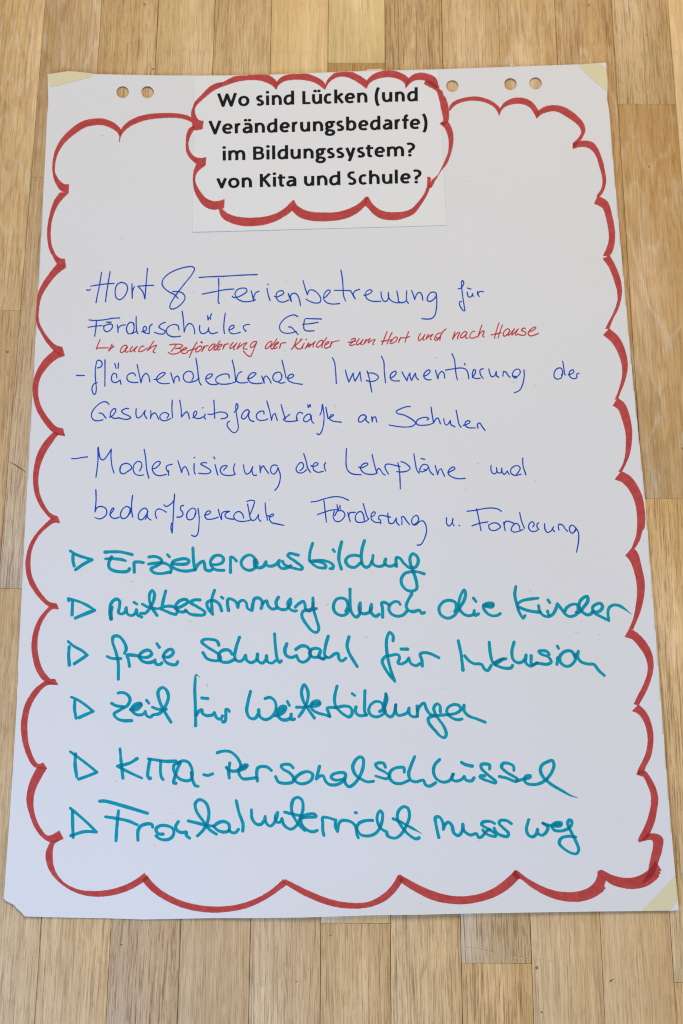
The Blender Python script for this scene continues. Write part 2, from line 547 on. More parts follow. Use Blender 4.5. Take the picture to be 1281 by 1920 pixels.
for i, (js, cols) in strips.items():
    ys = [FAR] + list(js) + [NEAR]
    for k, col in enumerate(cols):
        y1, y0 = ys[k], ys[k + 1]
        g0 = GAP * random.uniform(0.5, 1.9)
        x0, x1 = seam(i) + g0, seam(i + 1) - GAP * random.uniform(0.5, 1.9)
        y0, y1 = y0 + 0.00012, y1 - 0.00012
        dz = random.uniform(-0.00012, 0.00012)
        n = len(V)
        V += [(x0, y0, -0.004), (x1, y0, -0.004), (x1, y1, -0.004), (x0, y1, -0.004),
              (x0, y0, -BEV * 0.7 + dz), (x1, y0, -BEV * 0.7 + dz), (x1, y1, -BEV * 0.7 + dz), (x0, y1, -BEV * 0.7 + dz),
              (x0 + BEV, y0 + BEV * 0.5, dz), (x1 - BEV, y0 + BEV * 0.5, dz), (x1 - BEV, y1 - BEV * 0.5, dz), (x0 + BEV, y1 - BEV * 0.5, dz)]
        for a, b in ((0, 4), (4, 8)):
            for q in range(4):
                Fq.append((n + a + q, n + a + (q + 1) % 4, n + b + (q + 1) % 4, n + b + q))
        Fq.append((n + 8, n + 9, n + 10, n + 11))
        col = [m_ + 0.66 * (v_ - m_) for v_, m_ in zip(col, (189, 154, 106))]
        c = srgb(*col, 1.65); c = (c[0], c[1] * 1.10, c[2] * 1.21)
        sh = (random.uniform(0, 90), random.uniform(0, 90), random.uniform(0, 90))
        por = random.uniform(0.35, 0.75)
        figr = random.choice([0.0, 0.1, 0.2, 0.35])
        if (i, k) in ((-2, 0), (-1, 0), (7, 0), (8, 0), (9, 1)): figr = 0.75
        if (i, k) in ((5, 0), (1, 1), (6, 1), (6, 2), (4, 1)): por = 0.8
        if (i, k) in ((3, 0), (4, 0), (10, 0)): por, figr = 0.22, 0.0
        gr = (por, figr, random.uniform(-0.014, 0.014))
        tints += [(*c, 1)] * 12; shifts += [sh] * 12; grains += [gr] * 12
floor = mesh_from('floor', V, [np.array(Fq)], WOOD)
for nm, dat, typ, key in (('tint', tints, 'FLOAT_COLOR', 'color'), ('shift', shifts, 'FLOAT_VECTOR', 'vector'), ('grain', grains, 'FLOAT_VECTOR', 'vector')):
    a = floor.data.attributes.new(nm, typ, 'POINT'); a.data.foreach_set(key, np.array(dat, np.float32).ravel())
tag(floor, 'oiled oak strip parquet floor under the sheet', kind='structure')
bx0, bx1 = seam(-4), seam(13)
sub = mesh_from('subfloor', [(bx0, NEAR, -0.002), (bx1, NEAR, -0.002), (bx1, FAR, -0.002), (bx0, FAR, -0.002)], [np.array([(0, 1, 2, 3)])], JOINT, floor)

# ------------------------------------------------------------------ flip chart sheet
sheet_outline = np.array([
    (89.7, 140), (130, 138.2), (175, 138.7), (240, 140.2), (300, 141.2), (365, 141.3), (431, 141), (508, 139.8), (600, 136), (687, 132.8),
    (823, 129.8), (900, 127.2), (1000, 123.6), (1086, 120.5), (1136.6, 117.2), (1138.5, 150), (1139, 172), (1138.3, 186), (1140.8, 198),
    (1142.5, 210), (1152, 325), (1166, 480), (1186, 700), (1210.3, 940), (1230, 1190), (1249.5, 1440), (1262, 1590), (1273, 1706.5),
    (1255, 1707.8), (1120, 1709), (990, 1711), (870, 1713), (790, 1715), (700, 1716), (640, 1718), (560, 1720.5), (470, 1721.5), (400, 1721.5),
    (330, 1722.8), (268, 1724), (200, 1721.8), (130, 1720.6), (90, 1719.6), (46.5, 1718.2), (42, 1712.5), (37, 1707.5), (31, 1702.5), (27, 1697), (19, 1693),
    (11, 1689), (7, 1684.5), (8.5, 1668), (12, 1620), (24.5, 1440), (30, 1350), (32.3, 1308), (32.2, 1292), (33.8, 1280), (34.6, 1264), (33.5, 1258), (41, 1110), (48.5, 960), (62, 720), (75, 480), (83, 330),
    (88.5, 215), (90.5, 196), (90.2, 178)])
holes = [(230.2, 172.7, 11.6, 11.0), (276.8, 172.7, 11.6, 11.0), (848.2, 161.3, 11.5, 10.9), (957.2, 157.7, 11.6, 11.2), (1004.3, 156.3, 11.6, 11.3)]


def lines_1d(lo, hi, coarse, fine):
    out = [lo]
    while out[-1] < hi:
        x = out[-1]
        st = coarse
        for a, b, s in fine:
            if a - coarse <= x < b: st = min(st, s)
        out.append(x + st)
    return np.array(out)


gx = lines_1d(0, 1285, 5.0, [(217, 290, 1.1), (835, 861, 1.1), (944, 1017, 1.1), (84, 94, 1.0), (1132, 1144, 1.0), (1262, 1277, 1.0), (4, 52, 1.2), (28, 37, 0.8)])
gy = lines_1d(108, 1732, 5.0, [(112, 236, 1.1), (1700, 1730, 1.2), (1678, 1700, 1.2), (1255, 1315, 1.2)])
GX, GY = gx[None], gy[:, None]
Fs = poly_sdf(sheet_outline, GX, GY)
for hx, hy, rx, ry in holes:
    Fs = np.maximum(Fs, (1 - np.sqrt(((GX - hx) / rx) ** 2 + ((GY - hy) / ry) ** 2)) * rx)
P, faces, _ = contour(gx, gy, Fs)
sheet = mesh_from('flip_chart_sheet', on_sheet(P[:, 0], P[:, 1]), faces, PAPER, smooth=True)
mod = sheet.modifiers.new('thickness', 'SOLIDIFY'); mod.thickness = 0.00018; mod.offset = -1.0
tag(sheet, 'large white flip chart sheet with red scalloped border and handwritten list on the floor', 'paper sheet')

def title_lift(py): return 0.0006 * np.clip((py - 405) / 30, 0, 1) ** 2


# title sheet pasted at the top
title_outline = np.array([(364.2, 142.5), (480, 141.3), (600, 137.0), (700, 133.3), (822.3, 130.7), (826, 205), (832, 320), (837.3, 422.5),
                          (740, 425.2), (600, 428.9), (480, 432.3), (361.4, 435.4), (362.6, 330), (363.4, 240)])
tx = lines_1d(355, 845, 4.0, [(358, 368, 0.8), (820, 840, 0.8)])
ty = lines_1d(124, 442, 4.0, [(126, 146, 0.8), (418, 438, 0.8)])
Ft = poly_sdf(title_outline, tx[None], ty[:, None])
P, faces, _ = contour(tx, ty, Ft)
Vt = on_sheet(P[:, 0], P[:, 1], 0.00045)
Vt[:, 2] += title_lift(P[:, 1])
title = mesh_from('title_sheet', Vt, faces, CARD, smooth=True)
mod = title.modifiers.new('thickness', 'SOLIDIFY'); mod.thickness = 0.00012; mod.offset = -1.0
tag(title, 'small white printed heading sheet pasted on the top of the flip chart sheet', 'heading sheet')

# ------------------------------------------------------------------ drawing data (traced in pieces: origin x, origin y, scale, outlines)


def nums(s):
    a = np.array([float(v) for v in s.split()])
    return a.reshape(-1, 2)


def outline(o, s, a, b):
    A, B = nums(a) / s + o, nums(b) / s + o
    A, B = spline(A, 2.0), spline(B, 2.0)
    return np.concatenate([A, B[::-1]])


border = []


def bd(ox, oy, s, a, b): border.append(outline((ox, oy), s, a, b))


# top left, left side, bottom, right side, top right
K1 = (80, 110, 4.417)
bd(*K1, '215 1110 150 1090 100 1010 82 900 105 760 160 660 250 570 340 515 430 497 500 498 570 520 620 555 650 595 645 640 640 686',
   '217 1040 180 1040 140 1010 105 950 100 910 120 800 180 700 270 620 350 570 430 550 500 550 570 575 610 600 636 640 634 686')
bd(*K1, '640 640 655 580 700 530 780 485 880 460 1000 452 1080 452 1150 460 1200 473 1245 495',
   '640 660 660 620 710 570 800 525 880 503 1000 490 1100 489 1160 497 1210 512 1250 535')
bd(0, 0, 1, '112.5 361 101 378 94 400 89 430 89.5 450 93 468 99 480 107 494 115 499 124 501', '129 361 110 382 98 410 95 440 97 460 105 478 112 484 121.5 485.5')
L1 = (0, 480, 4.0)
bd(*L1, '430 58 350 160 290 270 275 400 275 500 310 580 360 660 400 703 440 735 485 747', '495 85 430 135 360 220 310 310 292 400 293 490 330 570 380 635 420 670 468 685')
bd(*L1, '405 705 320 790 270 880 247 970 250 1050 275 1150 320 1230 370 1295 420 1335 488 1350', '485 747 420 775 350 840 300 920 285 1010 295 1090 330 1170 390 1250 430 1285 472 1293')
bd(*L1, '405 1318 340 1385 280 1490 252 1620 250 1700 265 1790 300 1870 335 1920 385 1970 450 2003', '488 1350 440 1342 390 1400 330 1500 295 1600 287 1700 300 1790 330 1860 368 1920 400 1943 432 1952')
L2 = (0, 960, 4.0)
bd(*L2, '385 48 300 130 230 230 195 350 195 430 215 520 260 600 310 660 365 705 440 727', '450 83 410 80 360 110 290 180 240 280 228 380 235 460 270 550 320 625 370 675 425 688')
bd(*L2, '370 708 300 790 255 890 238 1000 245 1080 270 1180 310 1245 335 1268 380 1290 435 1295', '440 727 390 730 330 800 290 900 280 1000 288 1080 310 1160 350 1225 375 1250 412 1253')
bd(*L2, '340 1265 260 1330 195 1430 165 1540 158 1620 170 1720 205 1830 250 1905 280 1918 352 1925', '435 1295 350 1300 280 1370 230 1460 207 1560 205 1640 215 1740 250 1840 285 1890 325 1882')
B1 = (0, 1440, 2.0)
bd(*B1, '140 -4 110 60 100 120 110 170 135 230 165 265 190 277 238 265', '176 0 150 45 130 90 125 140 135 190 155 230 180 255 222 236')
bd(*B1, '190 275 172 320 180 370 205 410 245 445 300 472 360 482 430 475 490 455 557 415', '238 265 205 285 197 330 205 380 235 425 290 455 350 462 420 455 490 430 542 395')
bd(*B1, '534 420 545 436 580 470 640 505 700 528 780 541 850 539 930 523 1000 490 1075 438', '552 402 562 418 600 455 660 490 730 512 800 520 880 515 960 490 1020 455 1062 418')
B2 = (640, 1440, 2.0)
bd(0, 0, 1, '530 1655 575 1681 620 1698 650 1702.8 680 1702.6 700 1698.5 725 1687 742 1671 757 1650', '535 1649 580 1671 620 1686.5 660 1693.3 690 1691.3 717 1678 735 1660 747.5 1640')
bd(*B2, '218 424 240 440 290 470 350 497 430 510 500 505 570 485 630 450 672 408', '220 400 250 418 300 444 370 471 440 482 510 475 570 452 620 415 653 384')
B3 = (960, 1600, 3.99)
bd(*B3, '40 195 60 190 150 255 250 312 350 348 450 361 540 355 620 325 660 300 690 275 680 272 700 262 690 250 703 200', '0 160 25 127 110 185 210 240 310 278 420 292 500 285 570 260 620 215 640 165 642 135')
bd(*B3, '700 200 760 238 850 262 920 265 1000 248 1060 212 1100 168 1095 155 1112 150 1102 135 1116 130 1098 95', '642 140 665 124 740 160 820 182 890 184 960 165 1020 125 1050 92 1070 56')
bd(*B2, '1150 245 1188 249 1206 265 1202 310 1190 350 1172 400 1140 432', '1117 277 1165 270 1170 285 1165 320 1156 360 1150 390 1128 430')
bd(*B2, '1118 25 1135 10 1170 55 1188 110 1185 150 1175 200 1160 240 1150 262 1117 278', '1110 25 1118 10 1145 55 1160 95 1162 130 1155 170 1140 215 1120 255 1113 270')
R2 = (1121, 960, 4.0)
bd(*R2, '305 1445 360 1500 395 1570 415 1660 413 1750 395 1840 355 1920 336 1984', '257 1492 300 1510 345 1570 370 1650 375 1730 360 1810 330 1880 308 1920 292 1968')
bd(*R2, '240 870 310 920 370 990 405 1060 418 1150 405 1230 375 1320 340 1390 305 1450', '203 935 260 955 310 1010 355 1080 375 1150 372 1210 345 1290 300 1380 270 1440')
bd(*R2, '258 268 295 300 330 420 350 520 350 590 335 690 310 770 265 880', '208 325 245 370 280 470 295 560 293 650 280 740 260 820 238 870')
R1 = (1121, 480, 4.0)
bd(*R1, '178 1615 240 1650 295 1720 335 1810 350 1900 355 1960 348 2040 335 2060 310 2140 275 2195', '127 1675 180 1695 230 1745 270 1820 292 1910 297 2000 290 2090 270 2150 255 2190')
bd(*R1, '150 1065 200 1105 235 1190 255 1290 255 1390 240 1480 205 1570 180 1618', '113 1122 150 1145 185 1230 208 1320 212 1410 205 1500 185 1570 155 1618')
bd(*R1, '85 545 150 600 195 680 220 770 222 850 205 930 175 1010 150 1070', '42 592 100 640 145 710 175 790 185 860 178 930 155 1010 130 1075')
bd(*R1, '88 -4 130 70 165 160 180 240 178 300 155 390 110 480 85 546', '38 20 85 85 125 190 147 270 147 340 120 420 80 500 57 545')
bd(0, 0, 1, '1121 367 1139 378 1148 405 1153 433 1152.5 455 1148 472 1143 480', '1114.5 381.5 1130 390 1138 415 1142 440 1141 455 1136 469 1131 480')
K2 = (840, 100, 4.003)
bd(*K2, '938 675 990 660 1040 657 1090 672 1125 715 1155 790 1175 870 1187 950 1180 1000 1160 1050 1138 1075', '938 715 990 702 1040 705 1085 730 1115 775 1135 840 1155 910 1162 970 1150 1020 1130 1050 1115 1072')
bd(*K2, '668 488 675 440 720 405 780 390 840 395 900 418 970 470 1020 530 1030 580 1015 620 995 655 938 714', '668 488 690 465 730 445 790 433 840 445 890 475 950 515 990 555 1002 590 990 620 970 645 938 675')
bd(*K2, '385 470 395 410 430 365 480 340 530 333 580 340 630 365 660 400 682 440 668 488', '385 470 400 430 430 400 480 382 540 377 590 390 625 415 650 455 668 488')
bd(*K2, '5 428 20 385 60 355 130 333 200 325 260 333 320 355 370 390 392 420 385 470', '15 430 40 400 80 375 140 358 200 354 260 362 310 380 350 405 372 435 385 470')

cloud = []


def cl(ox, oy, s, a, b): cloud.append(outline((ox, oy), s, a, b))


C1 = (350, 125, 4.927); C2 = (600, 125, 4.927); C3 = (350, 255, 4.927); C4 = (600, 255, 4.927)
cl(*C1, '145 577 68 582 50 500 43 430 60 370 75 330 140 260 215 185 290 150 328 147', '157 502 130 500 105 485 85 450 75 390 90 360 150 300 250 220 310 190')
cl(*C1, '303 150 330 145 440 92 560 80 680 75 760 80 800 105 832 140 832 175 828 212', '312 190 440 145 520 128 620 122 700 132 760 155 800 180 828 212')
cl(*C1, '828 212 835 140 880 95 960 70 1040 68 1110 66 1170 85 1240 120 1281 165 1278 212', '828 212 850 170 900 135 980 120 1060 120 1140 132 1200 155 1250 190 1278 212')
cl(*C2, '45 212 60 140 100 90 135 60 220 50 300 52 350 75 400 105 440 140 428 202', '45 212 80 150 120 115 180 92 240 93 300 115 360 150 400 180 428 202')
cl(*C2, '428 202 440 120 490 75 560 45 640 37 700 42 760 65 800 90 825 130 793 198', '428 202 460 150 520 115 600 97 680 100 740 120 780 150 790 175 793 198')
cl(*C2, '793 198 820 110 870 70 930 57 990 65 1050 90 1085 130 1090 175 1085 200', '793 198 835 150 880 125 930 120 978 130 1000 150 1040 180 1060 195 1085 200')
cl(*C2, '978 125 1040 140 1085 175 1095 172 1110 215 1130 225 1140 262 1162 290 1185 370 1192 430 1185 500 1140 545', '960 158 1000 180 1050 205 1080 230 1105 310 1120 380 1135 450 1142 495 1108 525')
cl(*C2, '1180 500 1215 565 1232 640 1228 720 1200 830 1170 900 1120 960 1060 1060 1030 1117', '1108 527 1150 560 1180 630 1192 700 1185 790 1160 860 1140 900 1090 1000 1040 1045 1005 1115')
cl(*C4, '1024 385 1015 470 990 540 930 640 870 715 800 750 720 772 640 775 560 760 490 715 440 660 415 640', '993 377 990 460 960 540 900 620 840 675 770 700 700 705 610 700 540 675 480 620 445 565 425 562')
cl(*C3, '975 690 1030 740 1120 775 1232 787 1332 783 1432 770 1522 740 1602 690 1650 640 1677 565', '990 592 1020 640 1080 680 1160 702 1280 708 1390 703 1480 680 1560 645 1620 600 1655 562')
cl(*C3, '303 665 310 720 350 770 420 805 510 828 600 832 700 822 800 795 890 750 950 710 986 675', '325 670 370 710 440 740 540 755 640 755 740 742 840 710 910 665 955 620 986 590')
cl(*C3, '90 262 65 330 60 420 75 510 110 580 150 635 200 668 260 680 345 665', '175 270 120 310 90 350 78 400 90 450 130 520 180 575 240 602 300 600 350 583')
cl(*C3, '74 -98 30 -75 5 -30 -5 50 0 148 50 222 110 265 175 270', '74 -69 34 0 15 74 34 148 74 190 125 205 180 197')

ink = Ink((30, 170, 1260, 1720), 0.75)
for p in border: ink.fill(p)
bo = ink.build('border_line', RED, sheet, 0.00016, rough=0.32, seed=3, grow=0.45)
tag(bo, 'thick red scalloped marker border')

ink = Ink((340, 126, 860, 432), 0.6)
for p in cloud: ink.fill(p)
csd = poly_sdf(title_outline, ink.xs[None], ink.ys[:, None])
o = ink.build('cloud_outline', RED, title, 0.00062, rough=0.3, seed=8, clip=csd, grow=0.45)
if o:   # follow the lifted lower edge of the heading sheet
    me = o.data
    tag(o, 'thick red cloud outline')
o = ink.build('cloud_overrun', RED, sheet, 0.00020, rough=0.3, seed=8, clip=-csd, grow=0.45)
tag(o, 'red marker running over from the heading cloud')

# handwriting: (origin, scale, half width in photo px, strokes)
S = 1281 / 260.0
HW = {}


def hw(line, ox, oy, s, text):
    HW.setdefault(line, [])
    for st in text.strip().split(';'):
        st = st.strip()
        if not st: continue
        flags = ''
        while st[0].isalpha():
            flags += st[0]; st = st[1:].strip()
        HW[line].append((nums(st) / s + (ox, oy), flags))


hw('b1', 150, 490, S, '''63 263 78 267 97 261;98 229 180 216 255 207 316 204;200 100 180 225 160 320 149 381;279 96 260 205 245 300 236 373;
383 193 345 213 326 270 333 330 362 354 400 335 432 285 440 240 420 205 383 193;481 207 481 260 483 343 483 343 486 275 503 233;
625 64 612 200 601 346;601 346 580 280 535 230 535 230 600 225 680 221;
907 343 880 312 830 285 790 257 760 215 770 165 820 115 900 75 980 53 1040 50 1058 68 1035 120 980 190 920 265 870 335 835 400 832 430 850 441 890 430 940 390 970 345 960 305 920 281 858 279''')
hw('b1', 360, 490, S, '''66 149 150 143 300 137 450 128 602 122;247 157 248 260 243 360 245 384 255 387;96 302 180 286 260 270 330 259 388 256;
372 322 385 334 420 330 470 308 508 275 500 252 465 247 420 262 398 300 420 345 470 370 530 371 588 355;547 270 560 320 572 367 572 367 575 320 590 290 620 277;
694 250 705 310 722 361;701 210 707 213;762 323 780 330 820 315 848 295 840 275 815 272 785 290 778 325 800 365 840 377 895 357;
890 297 905 340 919 371 919 371 910 320 930 297 960 298 985 330 998 375 1002 408;1027 178 1045 245 1067 308 1067 308 1080 272 1105 263 1145 280 1180 320 1192 355 1180 380 1140 385 1090 370 1053 348''')
hw('b1', 540, 500, S, '''330 285 345 283 375 250 392 228 380 215 360 222 335 255 332 300 360 332 410 345 478 341;490 32 503 110 510 200 515 270 533 318;
428 219 510 219 580 222 580 222 600 260 622 298 622 298 605 255 620 225 663 209;702 263 725 262 765 242 778 225 760 213 730 225 715 258 730 295 775 318 862 320;
860 233 868 290 890 320 915 315 930 280 928 238 928 238 932 285 960 318 1000 332 1032 333;1006 225 1015 265 1020 298 1020 298 1022 320 1045 332 1075 328 1093 315;1098 223 1095 280 1098 315 1112 338;
1143 220 1160 265 1172 303 1172 303 1185 265 1205 240 1225 242 1240 270 1246 310''')
hw('b1', 700, 500, S, '''580 245 560 234 525 245 502 280 500 310 525 321 560 300 583 265 580 245 580 245 587 310 583 390 568 450 540 478 500 484 450 480;
785 205 810 198 833 165 835 140 822 128 815 145 820 220 832 310 847 405 847 405 835 408 812 380 797 350 800 325 815 322;
867 235 875 270 890 282 910 270 918 250 918 250 917 262 928 275;873 198 885 202 902 207;962 232 965 255 980 277;965 258 975 235 990 229 1018 231''')
hw('b2', 150, 580, S, '''84 97 130 103 220 97 300 83 368 79;152 113 148 170 136 248;75 167 120 158 200 150;245 118 288 119;
222 158 222 185 240 205 270 200 298 170 300 145 280 135 250 142 215 155;345 145 350 180 352 215 352 215 355 175 380 150 420 143;
500 150 490 125 465 120 440 145 430 190 450 225 485 218 500 180 498 130;485 222 520 205;520 70 520 140 525 200 535 224;
573 205 590 205 615 185 610 160 595 158 583 185 590 210 620 222 640 222 640 190 650 150 668 137;788 120 755 132 730 162 750 180 785 200 780 222 740 228 688 213;
915 190 905 150 870 140 825 155 797 195 810 230 850 252 900 252 930 247;944 17 955 90 963 210 963 210 980 160 1010 130 1040 145 1058 190 1060 226;
1107 150 1105 190 1120 220 1150 222 1178 205 1190 170 1190 170 1188 185 1195 208 1220 225 1270 213;1180 58 1184 97 1184 97 1193 78;1216 42 1205 70 1207 92''')
hw('b2', 390, 580, S, '''161 35 150 110 147 180 153 225;195 190 225 180 243 160 235 147 210 155 193 185 205 215 240 226 298 213;350 203 330 175 330 155 350 143 385 140;345 200 352 196;
830 67 800 52 755 60 700 95 663 150 670 195 705 218 760 220 815 205;744 163 765 163 795 190 833 232;905 85 980 87 1048 89;893 92 885 150 890 185 910 198 945 200 982 198;876 138 940 133 1018 120''')
S8 = 1281 / 160.0
hw('r', 170, 635, S8, '''140 18 110 90 85 158 85 158 90 148 180 138 268 138;323 80 300 130 272 183 272 183 310 145 348 118 348 118 335 112 322 108;
550 130 540 105 515 98 475 125 448 175 450 203 470 208 505 185 540 135 555 130 555 130 525 170 525 195 545 203 565 190;628 118 598 160 590 190 605 195 650 160 705 115 705 115 665 160 655 190 668 195;
800 115 775 112 735 150 720 185 740 195 790 180 850 140;950 38 920 80 880 140 852 182 852 182 900 140 960 105 990 100 975 130 945 175 940 200 965 210''')
hw('r', 310, 630, S8, '''65 133 110 125 180 122 240 128 262 145 240 168 190 185 150 188 150 188 190 185 230 195 235 220 200 250 140 270 80 268 45 245;165 130 130 180 93 228;
240 225 280 210 320 190 325 178 300 175 260 200 242 235 255 258 290 262 330 248;478 90 440 150 400 230 360 325;330 228 400 205 480 185;525 150 490 165 460 205 460 238 480 238 520 215 548 180 545 155 525 150;
535 100 545 80;545 98 560 100;580 155 570 190 548 235 548 235 580 180 620 145 645 150;745 120 710 125 670 165 650 205 660 220 690 205 720 170 750 125;822 75 780 130 735 185 735 210 755 208;
755 208 800 170 850 140 850 125 825 125 790 155 780 200 795 210 825 192;900 125 880 160 865 195 865 195 885 135 910 122 948 118;1018 98 985 140 968 180 980 188 1030 150 1075 105 1075 105 1035 165 1025 200 1040 200;
1125 105 1075 195 1075 195 1130 150 1190 110 1225 102 1190 145 1170 180 1180 195 1228 195''')
hw('r', 430, 625, S8, '''410 125 370 125 325 165 318 205 340 212 385 175 415 130 415 130 385 200 350 290 325 340 300 345 255 315 215 268;640 125 600 130 555 180 540 220 555 232 600 200 640 150;715 85 670 150 625 205 630 232 650 235;
650 235 700 175 742 142 735 130 700 150 672 190 672 225 690 230 722 205;775 155 755 225 755 225 775 160 800 145 848 140;1015 78 990 150 960 210 935 240;1065 97 1092 85 1050 130 985 185 985 185 1015 225 1050 237 1085 220 1105 185 1125 148;1105 185 1095 205 1103 220;1152 88 1162 97''')
hw('r', 530, 620, S8, '''390 182 340 268 340 268 390 215 420 200 395 235 390 248 440 205 490 165 490 165 460 215 458 243;600 145 565 150 525 190 508 235 525 250 560 230 595 190 608 150;660 108 620 170 595 215 590 255;
640 215 690 185 695 165 675 165 640 205 628 245 645 263 690 250 715 240;735 165 715 245 715 245 735 190 770 165 848 150''')
hw('r', 640, 610, S8, '''150 215 190 195 215 200 190 235 140 275 128 295 150 303 205 285;105 257 160 245 215 235;270 200 240 245 228 285 240 295 285 265 330 212 330 212 300 260 295 285 310 288;
375 210 335 285 335 285 390 225 435 200 435 200 405 255 405 262 460 225 508 213 480 260 475 285 485 290;688 95 655 180 612 290;762 110 720 190 688 278;605 240 680 228 750 215;
760 235 735 245 735 268 760 270 810 245 840 205 840 180 810 178 775 205 755 235;890 185 862 255 862 255 880 205 905 188 960 188 1025 168;1012 98 985 160 958 255''')
hw('r', 770, 605, S8, '''150 160 122 215 120 262 135 268 175 235 215 180 215 180 190 235 190 260 208 260;265 175 230 250 230 250 275 205 335 175 335 175 300 220 295 245 312 253;455 155 415 160 372 205 360 250 380 265 420 245 455 190;
385 215 395 235 430 220;530 95 490 130 455 190 440 268;665 140 630 248 630 248 680 175 730 145 735 160 710 210 708 242;850 150 820 132 780 160 750 205 755 225 785 220 830 180 850 150 850 150 830 195 825 225 845 235 865 225;
965 130 935 130 900 170 890 215 910 232 950 228 990 210;1072 35 1045 110 1010 215 1010 215 1050 150 1095 122 1105 135 1085 180 1085 205 1105 215''')
hw('r', 870, 600, S8, '''527 42 495 140 458 277;578 75 550 150 513 270;410 222 480 212 555 190;690 160 665 132 620 155 590 205 595 235 615 242 650 215 690 165 690 165 665 210 668 235 668 235 720 180 760 130 760 130 725 195 720 225 770 180 815 135 815 135 790 175 770 215 785 228 800 220;
925 135 905 120 870 140 865 160 900 170 930 190 930 210 890 230 850 225 805 205;975 175 1030 160 1080 120 1070 105 1030 120 985 160 965 205 985 235 1040 232 1120 200''')
hw('b3', 130, 660, S, '''70 216 105 217 140 217;260 147 290 138 304 108 285 78 260 80 245 130 240 200 245 280 250 340 240 388 228 390 212 360 212 325 230 293 258 284;330 72 330 180 329 313;
440 240 435 205 410 197 392 225 393 265 420 283 455 270 470 258 470 258 478 297;420 107 428 130 432 150;455 102 452 150;614 222 600 198 570 195 540 215 533 245 550 270 590 282 635 281;
627 117 645 200 663 285 663 285 680 225 710 198 730 215 745 275;782 253 810 255 860 225 888 195 870 190 835 205 805 250 825 280 870 292 925 290;
938 192 952 240 967 287 967 287 975 240 1000 222 1015 245 1015 267;1133 262 1148 225 1130 185 1095 178 1060 205 1055 245 1080 275 1120 278 1170 265 1200 240;1170 57 1185 150 1195 240 1205 285 1220 304''')
hw('b3', 360, 660, S, '''130 245 155 243 185 220 188 205 165 203 135 225 130 260 160 293 200 301 235 298;345 238 340 210 310 202 265 212 225 240 222 270 250 292 300 298 360 290 405 275;
372 75 390 150 405 268;460 180 430 200 408 262 408 262 430 280 470 286 515 279;515 243 540 243 580 215 592 198 570 190 535 210 518 245 540 280 590 292 650 287;
645 222 660 265 668 287 668 287 665 240 685 222 710 245 732 287;830 215 815 190 785 188 755 210 748 245 770 270 795 275 825 250 832 215;795 275 820 288 860 280;832 75 850 150 870 240;
888 243 915 240 938 222 935 207 910 208 887 230 890 260 930 283 1018 299''')
hw('b3', 600, 660, S, '''115 52 135 95 145 180 152 290;236 168 250 225 268 278 268 278 285 240 308 195 308 195 312 235 325 268 325 268 350 225 370 183 370 183 375 230 382 270;
437 176 455 240 470 320 480 370;440 195 490 195 535 220 540 238 510 265 465 272 430 263;568 38 590 90 595 180 606 284;650 238 675 230 705 195 700 178 675 185 650 215 655 250 690 267 735 266;
758 183 780 225 805 265 805 265 815 225 832 193 832 193 835 235 848 263 848 263 865 225 883 195 883 195 890 235 910 256;958 222 985 215 1018 180 1010 165 985 175 960 210 970 245 1000 257 1027 256;
1068 170 1080 210 1090 247 1090 247 1100 205 1125 180 1145 195 1153 240''')
hw('b3', 840, 660, S, '''37 14 60 70 70 160 78 220 88 258;-22 167 0 164 70 152 130 148 165 160 185 195 193 247;152 105 159 118;225 235 250 200 255 170 240 162 228 195 230 230 260 245 298 242;325 243 300 205 298 165 325 154;
378 157 390 205 405 228 430 220 447 180 447 180 450 220 470 233;508 222 512 180 512 180 535 185 555 215 573 233;600 222 640 225 668 190 660 163 630 160 600 190 598 220 620 240 635 235;703 167 705 220 690 300 660 355 615 376;
1050 215 1060 180 1045 150 1010 152 983 190 985 235 1010 250 1045 240 1060 200;1060 85 1070 140 1078 200 1085 212;1113 210 1145 200 1165 180 1155 165 1130 175 1120 210 1135 235 1170 247 1190 235 1190 205 1212 196''')
hw('b4', 150, 740, S, '''268 90 250 70 215 66 165 95 115 155 107 200 130 235 170 241 212 232;176 170 200 172 220 190 240 216;273 208 300 195 330 150 325 128 300 140 280 185 300 213 330 219 360 214;
452 128 425 128 385 150 400 172 450 195 470 212 440 227 400 225 355 213;520 130 518 180 530 213 560 205 590 165 603 145 603 145 597 185 618 220;655 148 655 190 650 222 650 222 665 185 690 168 705 180 728 228;
805 215 820 185 790 165 755 175 738 205 755 235 790 240 840 220;853 50 850 130 856 213;922 52 935 130 938 207 938 207 960 180 985 158 1000 175 1012 224;1043 213 1070 190 1080 160 1065 152 1048 185 1060 212 1100 220 1140 205;
1158 180 1148 205 1160 225;1133 120 1137 122;1237 52 1242 130 1245 216''')
hw('b4', 390, 740, S, '''0 180 35 182 60 173 120 160 165 170 182 195 160 217 120 223;243 162 265 140 278 105 265 82 258 100 262 170 275 250 280 310 260 345 235 350 200 320 178 285 182 258 198 245;
385 160 370 140 340 150 315 185 312 215 330 225 360 200 380 160 380 160 375 195 385 228 400 240 425 248;518 178 515 155 490 152 455 175 447 205 465 232 510 238 552 225;
544 58 570 150 588 238 588 238 600 190 620 175 630 205 642 238;676 90 695 160 715 225;755 183 725 205 695 228 695 228 720 245 780 247 830 238;817 212 825 240 825 240 822 190 845 163 875 172;
950 205 945 182 920 182 890 210 885 240 910 250 945 225 955 195 955 195 960 245 978 264;923 92 928 118 928 118 945 90 945 90 947 112;
1035 188 1050 150 1058 90 1065 130 1073 200 1065 290 1045 350 1022 370 1007 358;1090 115 1100 170 1110 222 1110 222 1140 205 1160 190 1150 182 1125 205 1125 222 1150 242 1230 254''')
